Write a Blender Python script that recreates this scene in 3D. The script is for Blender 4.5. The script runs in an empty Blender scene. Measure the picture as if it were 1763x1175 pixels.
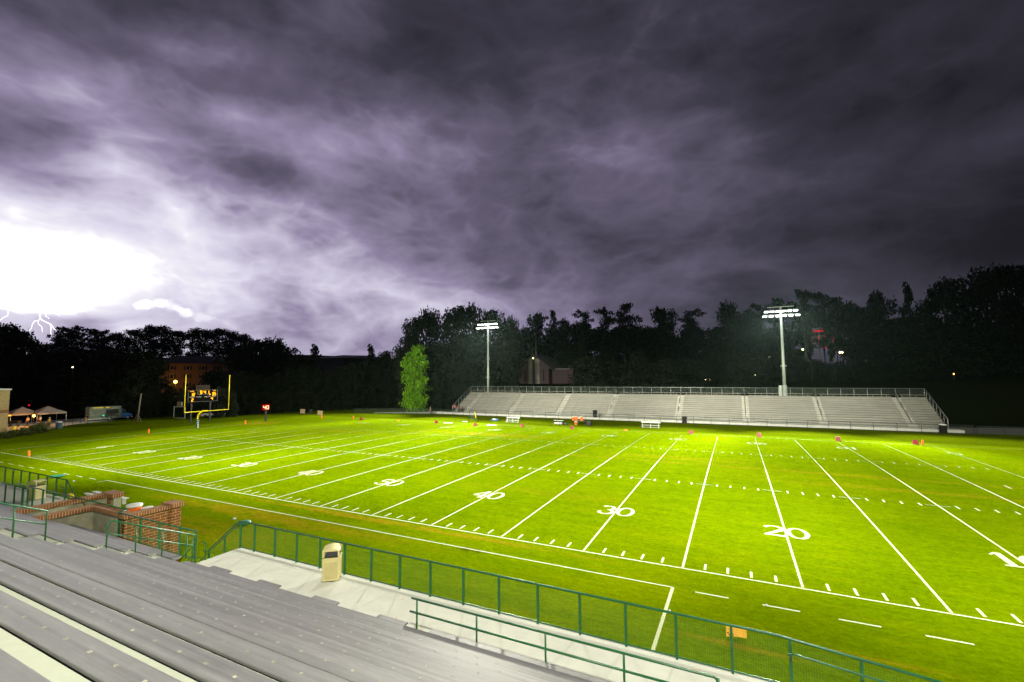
import bpy, bmesh, math, random
import numpy as np
from mathutils import Vector, Matrix, Euler
random.seed(7)
rng = np.random.default_rng(11)
R = math.radians
sc = bpy.context.scene
col = sc.collection

# ------------------------------------------------------------------ camera
CAM = np.array([25.31, -22.10, 8.638])
YAW, PIT, ROLL, FPX = -.456, .0761, -.0073, 778.8
_cy, _sy, _cp, _sp = math.cos(YAW), math.sin(YAW), math.cos(PIT), math.sin(PIT)
FW = np.array([_sy*_cp, _cy*_cp, _sp]); _Rt = np.array([_cy, -_sy, 0.]); _U = np.cross(_Rt, FW)
RT = _Rt*math.cos(ROLL) + _U*math.sin(ROLL); UP = -_Rt*math.sin(ROLL) + _U*math.cos(ROLL)
cd = bpy.data.cameras.new('camera'); cam = bpy.data.objects.new('camera', cd); col.objects.link(cam)
cd.sensor_width = 36; cd.lens = FPX/1763*36; cd.clip_start = .05; cd.clip_end = 6000
m4 = Matrix(((RT[0], UP[0], -FW[0], CAM[0]), (RT[1], UP[1], -FW[1], CAM[1]), (RT[2], UP[2], -FW[2], CAM[2]), (0, 0, 0, 1)))
cam.matrix_world = m4
sc.camera = cam
def ray(x, y): return FW + RT*(x-881.5)/FPX - UP*(y-587.5)/FPX      # direction of a pixel of the 1763 px photograph
def uz(x, y, z=0.): d = ray(x, y); return CAM + d*(z-CAM[2])/d[2]
def uy(x, y, Y): d = ray(x, y); return CAM + d*(Y-CAM[1])/d[1]
def ud(x, y, w): return CAM + ray(x, y)*w                            # point at depth w

sc.view_settings.view_transform = 'Standard'; sc.view_settings.look = 'None'
sc.view_settings.exposure = 0; sc.view_settings.gamma = 1
sc.cycles.use_denoising = True
sc.cycles.max_bounces = 6; sc.cycles.transparent_max_bounces = 12
sc.cycles.volume_bounces = 0
sc.cycles.sample_clamp_indirect = 4

# ------------------------------------------------------------------ node helpers
class NT:
    def __init__(s, nt): s.nt = nt; s.n = nt.nodes; s.l = nt.links
    def node(s, t, **k):
        n = s.n.new(t)
        for a, b in k.items(): setattr(n, a, b)
        return n
    def put(s, sock, v):
        if isinstance(v, bpy.types.NodeSocket): s.l.new(v, sock)
        else: sock.default_value = v
    def math(s, op, a, b=None, c=None, clamp=False):
        n = s.node('ShaderNodeMath', operation=op, use_clamp=clamp)
        s.put(n.inputs[0], a)
        if b is not None: s.put(n.inputs[1], b)
        if c is not None: s.put(n.inputs[2], c)
        return n.outputs[0]
    def vmath(s, op, a, b=None, c=None):
        n = s.node('ShaderNodeVectorMath', operation=op)
        s.put(n.inputs[0], a)
        if b is not None: s.put(n.inputs[1], b)
        if c is not None: s.put(n.inputs[3 if op == 'SCALE' else 2], c)
        return n.outputs['Value'] if op in ('LENGTH', 'DOT_PRODUCT', 'DISTANCE') else n.outputs[0]
    def sep(s, v): n = s.node('ShaderNodeSeparateXYZ'); s.put(n.inputs[0], v); return n.outputs
    def comb(s, x, y, z):
        n = s.node('ShaderNodeCombineXYZ')
        for i, v in enumerate((x, y, z)): s.put(n.inputs[i], v)
        return n.outputs[0]
    def noise(s, vec, scale, detail=3., rough=.5, dist=0., out='Fac'):
        n = s.node('ShaderNodeTexNoise'); s.put(n.inputs['Vector'], vec); s.put(n.inputs['Scale'], scale)
        n.inputs['Detail'].default_value = detail; n.inputs['Roughness'].default_value = rough
        n.inputs['Distortion'].default_value = dist
        return n.outputs[out]
    def ramp(s, f, stops, interp='LINEAR'):
        n = s.node('ShaderNodeValToRGB'); cr = n.color_ramp; cr.interpolation = interp
        s.put(n.inputs[0], f)
        while len(cr.elements) > 1: cr.elements.remove(cr.elements[0])
        for i, (p, c) in enumerate(stops):
            e = cr.elements[0] if i == 0 else cr.elements.new(p)
            e.position = p; e.color = (c if len(c) == 4 else tuple(c)+(1,)) if not isinstance(c, (int, float)) else (c, c, c, 1)
        return n.outputs[0]
    def mixc(s, f, a, b, blend='MIX'):
        n = s.node('ShaderNodeMix', data_type='RGBA', blend_type=blend)
        s.put(n.inputs[0], f)
        for i, v in ((6, a), (7, b)):
            if isinstance(v, tuple) and len(v) == 3: v = v+(1,)
            s.put(n.inputs[i], v)
        return n.outputs[2]
    def mixf(s, f, a, b):
        n = s.node('ShaderNodeMix', data_type='FLOAT'); s.put(n.inputs[0], f); s.put(n.inputs[2], a); s.put(n.inputs[3], b)
        return n.outputs[0]
    def smooth(s, v, a, b, x=0., y=1.):
        n = s.node('ShaderNodeMapRange', interpolation_type='SMOOTHSTEP'); s.put(n.inputs[0], v)
        n.inputs[1].default_value = a; n.inputs[2].default_value = b; n.inputs[3].default_value = x; n.inputs[4].default_value = y
        return n.outputs[0]

# ------------------------------------------------------------------ world: storm clouds lit from behind by lightning
def srgb(g): g = max(0., min(1., g)); return g/12.92 if g <= .04045 else ((g+.055)/1.055)**2.4
SKYX = [0, 100, 200, 300, 400, 500, 600, 700, 800, 900, 1000, 1100, 1200, 1300, 1400, 1500, 1600, 1700, 1763]
SKYY = [0, 50, 100, 150, 200, 250, 300, 350, 400, 450, 500, 540, 580, 650]
SKY = [
 [88, 78, 72, 66, 65, 70, 72, 60, 56, 55, 58, 66, 72, 60, 44, 40, 38, 38, 36],
 [118, 90, 78, 96, 70, 66, 78, 62, 58, 56, 60, 68, 82, 58, 42, 40, 42, 42, 38],
 [140, 118, 102, 128, 118, 72, 74, 64, 62, 62, 66, 72, 84, 52, 44, 44, 46, 40, 36],
 [160, 176, 186, 120, 84, 66, 84, 72, 70, 68, 68, 68, 72, 52, 46, 46, 44, 38, 36],
 [96, 104, 122, 186, 150, 84, 110, 150, 96, 90, 86, 64, 64, 56, 50, 48, 44, 42, 38],
 [124, 104, 160, 130, 128, 146, 138, 134, 134, 92, 120, 106, 84, 84, 66, 54, 52, 58, 44],
 [176, 144, 232, 128, 118, 124, 112, 104, 96, 86, 88, 98, 90, 72, 66, 54, 48, 44, 36],
 [232, 200, 190, 206, 204, 150, 106, 104, 90, 86, 84, 88, 84, 72, 70, 52, 46, 38, 30],
 [296, 276, 244, 224, 206, 186, 160, 112, 98, 92, 82, 80, 74, 66, 58, 50, 44, 38, 30],
 [306, 304, 276, 240, 214, 196, 180, 124, 108, 104, 96, 94, 80, 66, 58, 52, 46, 40, 34],
 [306, 306, 280, 240, 206, 186, 184, 176, 150, 120, 110, 90, 82, 74, 68, 62, 56, 52, 50],
 [306, 306, 206, 206, 180, 166, 170, 180, 168, 128, 112, 90, 78, 74, 68, 62, 58, 56, 54],
 [306, 306, 190, 178, 168, 172, 166, 172, 160, 150, 132, 108, 92, 80, 72, 66, 60, 58, 56],
 [255, 250, 165, 160, 155, 155, 150, 150, 145, 135, 120, 100, 85, 75, 68, 62, 56, 54, 52]]
def sky_at(px, py):
    px = max(0., min(1763., px)); py = max(0., min(650., py))
    i = max(j for j in range(len(SKYX)-1) if SKYX[j] <= px); k = max(j for j in range(len(SKYY)-1) if SKYY[j] <= py)
    a = (px-SKYX[i])/(SKYX[i+1]-SKYX[i]); b = (py-SKYY[k])/(SKYY[k+1]-SKYY[k])
    r0 = SKY[k][i]*(1-a)+SKY[k][i+1]*a; r1 = SKY[k+1][i]*(1-a)+SKY[k+1][i+1]*a
    return (r0*(1-b)+r1*b)/255
def dir_px(az, el):
    d = np.array([math.sin(az)*math.cos(el), math.cos(az)*math.cos(el), math.sin(el)]); w = max(.15, d@FW)
    return 881.5+FPX*(d@RT)/w, 587.5-FPX*(d@UP)/w
w = bpy.data.worlds.new('World'); sc.world = w; w.use_nodes = True
N = NT(w.node_tree); N.n.clear()
geo = N.node('ShaderNodeTexCoord').outputs['Generated']
dn = N.vmath('NORMALIZE', geo)
flat = N.vmath('MULTIPLY', dn, (1., 1., 1.7))
w1 = N.noise(flat, 2.6, 3., .5, 0., 'Color'); w2 = N.noise(flat, 8., 5., .5, 0., 'Color')
def centred(c, amp): return N.vmath('MULTIPLY', N.vmath('SUBTRACT', c, (.5, .5, .5)), amp)
dd = N.vmath('ADD', dn, centred(w1, (.045, .045, .04)))
dd = N.vmath('ADD', dd, centred(w2, (.06, .06, .05)))
dd = N.vmath('NORMALIZE', dd)
sx, sy_, sz = N.sep(dd)
az = N.math('ARCTAN2', sx, sy_); el = N.math('ARCSINE', sz)
azf = N.math('MULTIPLY_ADD', az, 1/(2*math.pi), .5)
els = [0, 2, 4, 6, 8, 10, 12, 14.5, 17, 19.5, 22, 24.5, 27, 29.5, 32, 35, 38, 42]
azs = [-82+i*4.35 for i in range(25)]
val = None
for i, e in enumerate(els):
    stops = [(0., .16), ((-125+180)/360, .3)]
    for a in azs:
        px, py = dir_px(R(a), R(e)); stops.append(((a+180)/360, sky_at(px, py)/1.1))
    stops.append(((60+180)/360, .14)); stops.append((1., .16))
    r = N.ramp(azf, stops, 'B_SPLINE' if False else 'LINEAR')
    rv = N.node('ShaderNodeSeparateColor'); N.l.new(r, rv.inputs[0]); r = rv.outputs[0]
    if val is None: val = r
    else: val = N.mixf(N.math('MULTIPLY', N.math('SUBTRACT', el, R(els[i-1])), 1/R(e-els[i-1]), clamp=True), val, r)
val = N.math('MULTIPLY', val, 1.1)
# finer cloud relief
x3, y3, z3 = N.sep(dn)
zc = N.math('MAXIMUM', N.math('ADD', z3, .12), .06)
plane = N.comb(N.math('DIVIDE', x3, zc), N.math('DIVIDE', y3, zc), 0.)
wq = N.vmath('ADD', N.vmath('MULTIPLY', dn, (1., 1., 1.9)), centred(N.noise(flat, 4., 4., .5, 0., 'Color'), (.16, .16, .13)))
f2 = N.smooth(N.noise(wq, 3.3, 9., .56, 0.), .34, .66)
bil = None
for sc_, am_ in ((3.4, 1.), (7.5, .62), (16., .36), (34., .18)):
    b_ = N.math('MULTIPLY', N.math('ABSOLUTE', N.math('SUBTRACT', N.noise(N.vmath('ADD', wq, (sc_, 2*sc_, .3)), sc_, 1., .4, 0.), .5)), am_*2)
    bil = b_ if bil is None else N.math('ADD', bil, b_)
det = N.math('ADD', N.math('MULTIPLY', N.math('SUBTRACT', f2, .5), .22), N.math('MULTIPLY', N.math('SUBTRACT', .42, bil), .50))
low = N.math('MULTIPLY', N.smooth(el, R(6.7), R(5.9)), N.smooth(az, R(-66.5), R(-69.5)))
det = N.math('MULTIPLY', det, N.smooth(val, .8, 1.15, 1., .35))
val = N.math('MULTIPLY', val, N.math('ADD', .99, det))
val = N.math('SUBTRACT', val, N.math('MULTIPLY', low, .33))
# small bright cumulus under the big one
def puff(px, py, rx, ry, s):
    d = ray(px, py); d = d/np.linalg.norm(d); wob = N.vmath('ADD', dn, centred(N.noise(flat, 22., 4., .6, 0., 'Color'), (.05, .05, .035)))
    q = N.vmath('SUBTRACT', wob, tuple(d)); q = N.vmath('MULTIPLY', q, (1/rx, 1/rx, 1/ry))
    return N.math('MULTIPLY', N.smooth(N.vmath('LENGTH', q), 1.05, .5), s)
for a in ((250, 527, .022, .013, .20), (288, 527, .026, .014, .20), (318, 535, .018, .009, .18), (352, 544, .02, .009, .12), (560, 495, .05, .012, .05)):
    val = N.math('ADD', val, puff(*a))
colr = N.ramp(N.math('MULTIPLY', val, .8), [(0., (.003, .003, .005)), (.8*.14, (.016, .015, .021)), (.8*.26, (.049, .0445, .067)), (.8*.42, (.132, .113, .175)), (.8*.60, (.300, .255, .395)),
              (.8*.78, (.575, .53, .68)), (.8*.92, (.76, .72, .86)), (.8*1.04, (.92, .90, .97)), (.8*1.14, (1., 1., 1.))])
boost = N.math('ADD', 1., N.math('MULTIPLY', N.smooth(val, 1.0, 1.2), .9))
bg = N.node('ShaderNodeBackground'); N.l.new(colr, bg.inputs[0]); N.l.new(boost, bg.inputs[1])
ow = N.node('ShaderNodeOutputWorld'); N.l.new(bg.outputs[0], ow.inputs[0])

# ------------------------------------------------------------------ object helpers
ROOTLOC = {}
def tag(o, label=None, cat=None, group=None, kind=None):
    if label: o['label'] = label
    if cat: o['category'] = cat
    if group: o['group'] = group
    if kind: o['kind'] = kind
    return o
def thing(name, label, cat, loc=(0, 0, 0), group=None, rz=0.):
    o = bpy.data.objects.new(name, None); col.objects.link(o); o.location = loc; o.rotation_euler = (0, 0, rz)
    o.empty_display_size = .1
    return tag(o, label, cat, group)
def rootloc(p):
    v = Vector((0, 0, 0))
    while p is not None: v += p.location; p = p.parent
    return v
class MB:
    def __init__(s): s.v = []; s.f = []; s.mi = []
    def quad(s, *p, m=0):
        i = len(s.v); s.v += [tuple(q) for q in p]; s.f.append(tuple(range(i, i+len(p)))); s.mi.append(m); return s
    def boxr(s, a, b, m=0):
        x0, y0, z0 = a; x1, y1, z1 = b; i = len(s.v)
        s.v += [(x0, y0, z0), (x1, y0, z0), (x1, y1, z0), (x0, y1, z0), (x0, y0, z1), (x1, y0, z1), (x1, y1, z1), (x0, y1, z1)]
        for q in ((0, 3, 2, 1), (4, 5, 6, 7), (0, 1, 5, 4), (1, 2, 6, 5), (2, 3, 7, 6), (3, 0, 4, 7)):
            s.f.append(tuple(i+k for k in q)); s.mi.append(m)
        return s
    def box(s, c, d, m=0, rz=0.):
        i = len(s.v); s.boxr((-d[0]/2, -d[1]/2, -d[2]/2), (d[0]/2, d[1]/2, d[2]/2), m)
        ca, sa = math.cos(rz), math.sin(rz)
        for k in range(i, len(s.v)):
            x, y, z = s.v[k]; s.v[k] = (c[0]+x*ca-y*sa, c[1]+x*sa+y*ca, c[2]+z)
        return s
    def tube(s, pts, r, n=8, m=0, cap=True):
        pts = [Vector(p) for p in pts]; rs = r if isinstance(r, (list, tuple)) else [r]*len(pts)
        base = len(s.v); up = None
        for k, p in enumerate(pts):
            d = (pts[min(k+1, len(pts)-1)]-pts[max(k-1, 0)]).normalized()
            if up is None: up = Vector((0, 0, 1)) if abs(d.z) < .9 else Vector((1, 0, 0))
            a = d.cross(up).normalized(); b = a.cross(d).normalized()
            for j in range(n):
                t = 2*math.pi*j/n; s.v.append(tuple(p+(a*math.cos(t)+b*math.sin(t))*rs[k]))
        for k in range(len(pts)-1):
            for j in range(n):
                a0 = base+k*n+j; a1 = base+k*n+(j+1) % n
                s.f.append((a0, a1, a1+n, a0+n)); s.mi.append(m)
        if cap:
            s.f.append(tuple(base+j for j in range(n))[::-1]); s.mi.append(m)
            e = base+(len(pts)-1)*n; s.f.append(tuple(e+j for j in range(n))); s.mi.append(m)
        return s
    def lathe(s, c, prof, n=16, m=0, sq=0.):
        base = len(s.v)
        for (r, z) in prof:
            for j in range(n):
                t = 2*math.pi*(j+.5)/n; s.v.append((c[0]+r*math.cos(t), c[1]+r*math.sin(t), c[2]+z))
        for k in range(len(prof)-1):
            for j in range(n):
                a0 = base+k*n+j; a1 = base+k*n+(j+1) % n; s.f.append((a0, a1, a1+n, a0+n)); s.mi.append(m)
        s.f.append(tuple(base+j for j in range(n))[::-1]); s.mi.append(m)
        e = base+(len(prof)-1)*n; s.f.append(tuple(e+j for j in range(n))); s.mi.append(m)
        return s
    def prism(s, poly, ext, m=0):
        # poly: 3D points (planar), ext: vector
        i = len(s.v); n = len(poly); e = Vector(ext)
        s.v += [tuple(p) for p in poly]+[tuple(Vector(p)+e) for p in poly]
        s.f.append(tuple(range(i, i+n))[::-1]); s.mi.append(m); s.f.append(tuple(range(i+n, i+2*n))); s.mi.append(m)
        for k in range(n):
            a, b = i+k, i+(k+1) % n; s.f.append((a, b, b+n, a+n)); s.mi.append(m)
        return s
    def split(s, name, mat, parent=None, smooth=False, bevel=0.):
        """one object for each connected piece"""
        par = list(range(len(s.v)))
        def find(a):
            while par[a] != a: par[a] = par[par[a]]; a = par[a]
            return a
        for f in s.f:
            for b in f[1:]: par[find(f[0])] = find(b)
        groups = {}
        for f, m in zip(s.f, s.mi): groups.setdefault(find(f[0]), []).append((f, m))
        out = []
        for fs_ in groups.values():
            ids = sorted({i for f, _ in fs_ for i in f}); mp = {i: k for k, i in enumerate(ids)}
            q = MB(); q.v = [s.v[i] for i in ids]; q.f = [tuple(mp[i] for i in f) for f, _ in fs_]; q.mi = [m for _, m in fs_]
            out.append(q.build(name, mat, parent, smooth, bevel))
        return out
    def build(s, name, mat, parent=None, smooth=False, bevel=0.):
        me = bpy.data.meshes.new(name); off = rootloc(parent) if parent else Vector((0, 0, 0))
        vs = [(v[0]-off.x, v[1]-off.y, v[2]-off.z) for v in s.v]
        me.from_pydata(vs, [], s.f)
        for mm in (mat if isinstance(mat, (list, tuple)) else [mat]): me.materials.append(mm)
        me.polygons.foreach_set('material_index', s.mi)
        if smooth: me.polygons.foreach_set('use_smooth', [True]*len(s.f))
        me.update()
        bm = bmesh.new(); bm.from_mesh(me); bmesh.ops.recalc_face_normals(bm, faces=bm.faces); bm.to_mesh(me); bm.free()
        o = bpy.data.objects.new(name, me); col.objects.link(o)
        if parent: o.parent = parent
        if bevel:
            b = o.modifiers.new('b', 'BEVEL'); b.width = bevel; b.segments = 2; b.limit_method = 'ANGLE'
        if smooth:
            try: me.shade_auto_smooth = True
            except Exception: pass
        return o
def centre_tag(o, label, cat, group=None):
    """give a one-mesh thing an origin at its base"""
    me = o.data; co = np.empty(len(me.vertices)*3, 'f'); me.vertices.foreach_get('co', co); co = co.reshape(-1, 3)
    b = Vector(((co[:, 0].min()+co[:, 0].max())/2, (co[:, 1].min()+co[:, 1].max())/2, co[:, 2].min()))
    me.transform(Matrix.Translation(-b)); o.location = b
    return tag(o, label, cat, group)
def copy_tree(o, parent=None):
    c = o.copy(); col.objects.link(c); c.parent = parent
    for ch in [x for x in KIDS.get(o.name, [])] or [x for x in bpy.data.objects if x.parent == o]:
        copy_tree(ch, c)
    return c
KIDS = {}

# ------------------------------------------------------------------ materials
def newmat(name):
    m = bpy.data.materials.new(name); m.use_nodes = True; N = NT(m.node_tree)
    p = m.node_tree.nodes['Principled BSDF']; return m, N, p
def pos(N): return N.node('ShaderNodeNewGeometry').outputs['Position']
def objc(N): return N.node('ShaderNodeTexCoord').outputs['Object']
def simple(name, c, rough=.6, metal=0., var=.25, scale=3., bump=0., bscale=40., spec=.5, coord='pos', c2=None):
    m, N, p = newmat(name)
    v = pos(N) if coord == 'pos' else objc(N)
    f = N.noise(v, scale, 5., .6)
    lo = tuple(k*(1-var) for k in c); hi = tuple(min(1, k*(1+var)) for k in c) if c2 is None else c2
    N.l.new(N.ramp(f, [(.3, lo), (.7, hi)]), p.inputs['Base Color'])
    p.inputs['Roughness'].default_value = rough; p.inputs['Metallic'].default_value = metal
    p.inputs['Specular IOR Level'].default_value = spec
    if bump:
        b = N.node('ShaderNodeBump'); b.inputs['Strength'].default_value = bump; b.inputs['Distance'].default_value = .02
        N.l.new(N.noise(v, bscale, 4., .6), b.inputs['Height']); N.l.new(b.outputs[0], p.inputs['Normal'])
    return m
def emis(name, c, s):
    m, N, p = newmat(name); N.n.remove(p)
    e = N.node('ShaderNodeEmission'); e.inputs[0].default_value = tuple(c)+(1,); e.inputs[1].default_value = s
    N.l.new(e.outputs[0], N.n['Material Output'].inputs[0]); return m

def grass_mat():
    m, N, p = newmat('grass'); v = pos(N); x, y, z = N.sep(v)
    big = N.noise(v, .07, 4., .6); mid = N.noise(v, .5, 5., .65)
    streak = N.noise(N.vmath('MULTIPLY', v, (.25, 1.6, 1.)), 1., 5., .6)
    fine = N.noise(v, 7., 3., .7); blade = N.noise(N.vmath('MULTIPLY', v, (1., 1., 1.)), 38., 2., .7)
    t = N.math('ADD', N.math('MULTIPLY', big, .35), N.math('MULTIPLY', mid, .25)); t = N.math('ADD', t, N.math('MULTIPLY', streak, .4))
    base = N.ramp(t, [(.36, (.086, .146, .0002)), (.5, (.112, .172, .0002)), (.62, (.146, .196, .0002))])
    # worn, straw coloured patches (x, y, rx, ry, strength)
    wear = None; wn = N.noise(N.vmath('MULTIPLY', v, (.5, 1.5, 1.)), .9, 5., .65)
    def addw(a):
        nonlocal wear
        wear = a if wear is None else N.math('MAXIMUM', wear, a)
    for (px, py, rx, ry, s) in ((5, -.62, 17, .42, 1.), (-2, -2.9, 15, 1.1, .85), (-3, -6, 9, 1.9, .5), (-54, 33, 5, 5, .7), (-50, 14, 7, 1.4, .4), (-66, 15, 4, 1., .5), (25, 24.4, 45, .7, .4),
                                (-8, 36, 14, 2.2, .55), (20, 27, 9, 1.4, .35), (25, -5.4, 2.3, .22, .9), (29, -4.4, 2.2, .16, .6), (12, 9, 10, 1., .2), (46, -1, 12, 1, .3), (-30, 30, 9, 1.5, .4), (38, 20, 12, .8, .45)):
        q = N.vmath('MULTIPLY', N.vmath('SUBTRACT', v, (px, py, 0)), (1/rx, 1/ry, 0))
        addw(N.math('MULTIPLY', N.smooth(N.vmath('LENGTH', q), 1.15, .15), s))
    wm = N.math('MULTIPLY', wear, N.smooth(wn, .34, .54))
    base = N.mixc(wm, base, (.235, .185, .006))
    soil = None
    for (px, py, rx, ry, s) in ((13.3, -2.2, 1.6, .35, .8), (-2.5, -5.5, 4, 1.6, .2), (-9, -3.9, 4.5, .8, .3), (24.2, -5.1, .8, .14, .9), (0, 50.4, 60, .12, .5), (-24, 0.6, 14, .7, .25), (-64, 10, 9, .7, .35)):
        q = N.vmath('MULTIPLY', N.vmath('SUBTRACT', v, (px, py, 0)), (1/rx, 1/ry, 0))
        a = N.math('MULTIPLY', N.smooth(N.vmath('LENGTH', q), 1.15, .15), s); soil = a if soil is None else N.math('MAXIMUM', soil, a)
    base = N.mixc(N.math('MULTIPLY', soil, N.smooth(mid, .38, .58)), base, (.045, .038, .004))
    # darker grass outside the playing field
    outer_dark = N.math('MAXIMUM', N.smooth(y, 50.3, 51.2), N.smooth(x, -59., -64.))
    base = N.mixc(N.math('MULTIPLY', outer_dark, .62), base, (.044, .062, .0008))
    unlit_dark = N.math('MAXIMUM', N.smooth(y, 66, 78), N.smooth(x, -92, -104)); base = N.mixc(unlit_dark, base, (.010, .014, .003))  # darkness beyond the lamps' reach put into the ground colour
    clump = N.noise(N.vmath('MULTIPLY', v, (1., 2.2, 1.)), 2.2, 6., .75)
    k = N.math('MULTIPLY', N.math('MULTIPLY_ADD', fine, .9, .55), N.math('MULTIPLY_ADD', clump, 1.3, .37)); k2 = N.math('MULTIPLY_ADD', blade, 1.2, .4)
    base = N.mixc(1., base, N.comb(N.math('MULTIPLY', k, k2), N.math('MULTIPLY', k, k2), N.math('MULTIPLY', k, k2)), 'MULTIPLY')
    N.l.new(base, p.inputs['Base Color']); p.inputs['Roughness'].default_value = 1.; p.inputs['Specular IOR Level'].default_value = 0.
    b = N.node('ShaderNodeBump'); b.inputs['Strength'].default_value = .8; b.inputs['Distance'].default_value = .05
    hh = N.math('ADD', N.math('MULTIPLY', fine, .6), blade); N.l.new(hh, b.inputs['Height']); N.l.new(b.outputs[0], p.inputs['Normal'])
    return m
def paint_mat():
    m, N, p = newmat('field_paint'); v = pos(N); x, y, z = N.sep(v)
    n = N.noise(v, 9., 4., .7); n2 = N.noise(v, .8, 3., .6); far = N.smooth(y, 14., 46., 0., .40)
    f = N.smooth(N.math('SUBTRACT', N.math('ADD', N.math('MULTIPLY', n, .55), N.math('MULTIPLY', n2, .45)), far), .22, .42)
    f = N.math('MULTIPLY_ADD', f, .85, .1)
    N.l.new(N.mixc(f, (.12, .19, .004), (.56, .58, .34)), p.inputs['Base Color']); p.inputs['Roughness'].default_value = .9
    return m
def concrete(name, c, stain=.3, scale=.7, joint=0.):
    m, N, p = newmat(name); v = pos(N)
    a = N.noise(v, scale, 6., .65); b_ = N.noise(v, 14., 5., .7); s = N.noise(N.vmath('MULTIPLY', v, (1.2, 1.2, .35)), 1.7, 5., .7)
    k = N.math('ADD', N.math('MULTIPLY', a, .5), N.math('ADD', N.math('MULTIPLY', b_, .25), N.math('MULTIPLY', s, .25)))
    lo = tuple(q*(1-stain) for q in c); N.l.new(N.ramp(k, [(.33, lo), (.55, c), (.75, tuple(min(1, q*1.1) for q in c))]), p.inputs['Base Color'])
    if joint:
        xx = N.sep(v)[0]; fr_ = N.math('FRACT', N.math('MULTIPLY', N.math('ADD', xx, 300.6), 1/joint))
        old = p.inputs['Base Color'].links[0].from_socket
        blot = N.smooth(N.noise(v, 2.3, 6., .7), .56, .72)
        q_ = N.mixc(N.math('MULTIPLY', blot, .12), old, tuple(z_*.6 for z_ in c))
        N.l.new(N.mixc(N.math('MULTIPLY', N.math('LESS_THAN', fr_, .010/joint), .22), q_, tuple(z_*.35 for z_ in c)), p.inputs['Base Color'])
    p.inputs['Roughness'].default_value = .85
    b = N.node('ShaderNodeBump'); b.inputs['Strength'].default_value = .35; b.inputs['Distance'].default_value = .01
    N.l.new(N.noise(v, 60., 4., .7), b.inputs['Height']); N.l.new(b.outputs[0], p.inputs['Normal'])
    return m
def brick_mat(name, c1, c2, mortar, bw=.30, bh=.095, ms=.012):
    m, N, p = newmat(name); v = pos(N); x, y, z = N.sep(v)
    t = N.node('ShaderNodeTexBrick'); N.l.new(N.comb(N.math('ADD', x, y), z, 0.), t.inputs['Vector'])
    t.inputs['Color1'].default_value = c1+(1,); t.inputs['Color2'].default_value = c2+(1,); t.inputs['Mortar'].default_value = mortar+(1,)
    t.inputs['Scale'].default_value = 1.; t.inputs['Mortar Size'].default_value = ms; t.inputs['Brick Width'].default_value = bw; t.inputs['Row Height'].default_value = bh
    n = N.noise(v, 6., 4., .6); k = N.math('MULTIPLY_ADD', n, .7, .65)
    N.l.new(N.mixc(1., t.outputs[0], N.comb(k, k, k), 'MULTIPLY'), p.inputs['Base Color']); p.inputs['Roughness'].default_value = .85
    b = N.node('ShaderNodeBump'); b.invert = True; b.inputs['Strength'].default_value = .6; b.inputs['Distance'].default_value = .01
    N.l.new(t.outputs[1], b.inputs['Height']); N.l.new(b.outputs[0], p.inputs['Normal'])
    return m
def alu_mat(name, c, rough, metal, stain=.25):
    m, N, p = newmat(name); v = pos(N)
    s = N.noise(N.vmath('MULTIPLY', v, (.12, 13., 2.)), 1., 3., .5); b_ = N.noise(v, .45, 5., .65); d = N.noise(N.vmath('MULTIPLY', v, (1.2, 6., 3.)), 2., 6., .75)  # streaks s put ridge sheen into the colour; the rest is random staining
    k = N.math('ADD', N.math('MULTIPLY', s, .5), N.math('ADD', N.math('MULTIPLY', b_, .22), N.math('MULTIPLY', d, .28)))
    N.l.new(N.ramp(k, [(.32, tuple(q*(1-stain) for q in c)), (.5, c), (.64, tuple(min(1, q*1.3) for q in c))]), p.inputs['Base Color'])
    N.l.new(N.math('ADD', N.math('MULTIPLY_ADD', s, .2, rough-.16), N.math('MULTIPLY', d, .12)), p.inputs['Roughness']); p.inputs['Metallic'].default_value = metal
    return m
def wire_mat(name, c, step=.05, frac=.09, axis='x', diag=False, metal=.3):
    m, N, p = newmat(name); v = pos(N); x, y, z = N.sep(v)
    h = N.math('ADD', x, N.math('MULTIPLY', y, 1.)) if axis == 'xy' else (x if axis == 'x' else y)
    if diag: a, b = N.math('ADD', h, z), N.math('SUBTRACT', h, z)
    else: a, b = h, z
    fa = N.math('FRACT', N.math('MULTIPLY', N.math('ADD', a, 200.), 1/step)); fb = N.math('FRACT', N.math('MULTIPLY', N.math('ADD', b, 200.), 1/step))
    on = N.math('MAXIMUM', N.math('LESS_THAN', fa, frac), N.math('LESS_THAN', fb, frac))
    N.l.new(on, p.inputs['Alpha']); p.inputs['Base Color'].default_value = c+(1,); p.inputs['Roughness'].default_value = .5; p.inputs['Metallic'].default_value = metal
    return m
def leaf_mat(name, c, c2):
    m, N, p = newmat(name); v = pos(N); n = N.noise(v, .8, 4., .7)
    N.l.new(N.ramp(n, [(.3, c), (.7, c2)]), p.inputs['Base Color']); p.inputs['Roughness'].default_value = .7; p.inputs['Specular IOR Level'].default_value = .2
    return m
M = {}
M['grass'] = grass_mat(); M['paint'] = paint_mat()
M['walk'] = concrete('pale_concrete', (.56, .56, .50), .16, .7, 3.66)
M['tread'] = concrete('tread_concrete', (.49, .515, .42), .16)
M['block'] = concrete('stained_block', (.36, .35, .24), .62, 1.3)
M['gravel'] = concrete('gravel', (.10, .095, .08), .4)
M['asphalt'] = simple('asphalt', (.035, .034, .033), .9, 0, .2, 4., .3)
M['brick'] = brick_mat('red_brick', (.20, .050, .008), (.13, .030, .005), (.36, .29, .10), .42, .125, .011)
M['cap'] = brick_mat('brick_cap', (.26, .085, .025), (.18, .05, .015), (.42, .34, .16), .10, .5, .012)
M['tanbrick'] = brick_mat('tan_brick', (.36, .27, .12), (.31, .23, .10), (.27, .20, .09), .4, .2, .012)
M['redband'] = simple('red_band_brick', (.20, .085, .04), .85)
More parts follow.
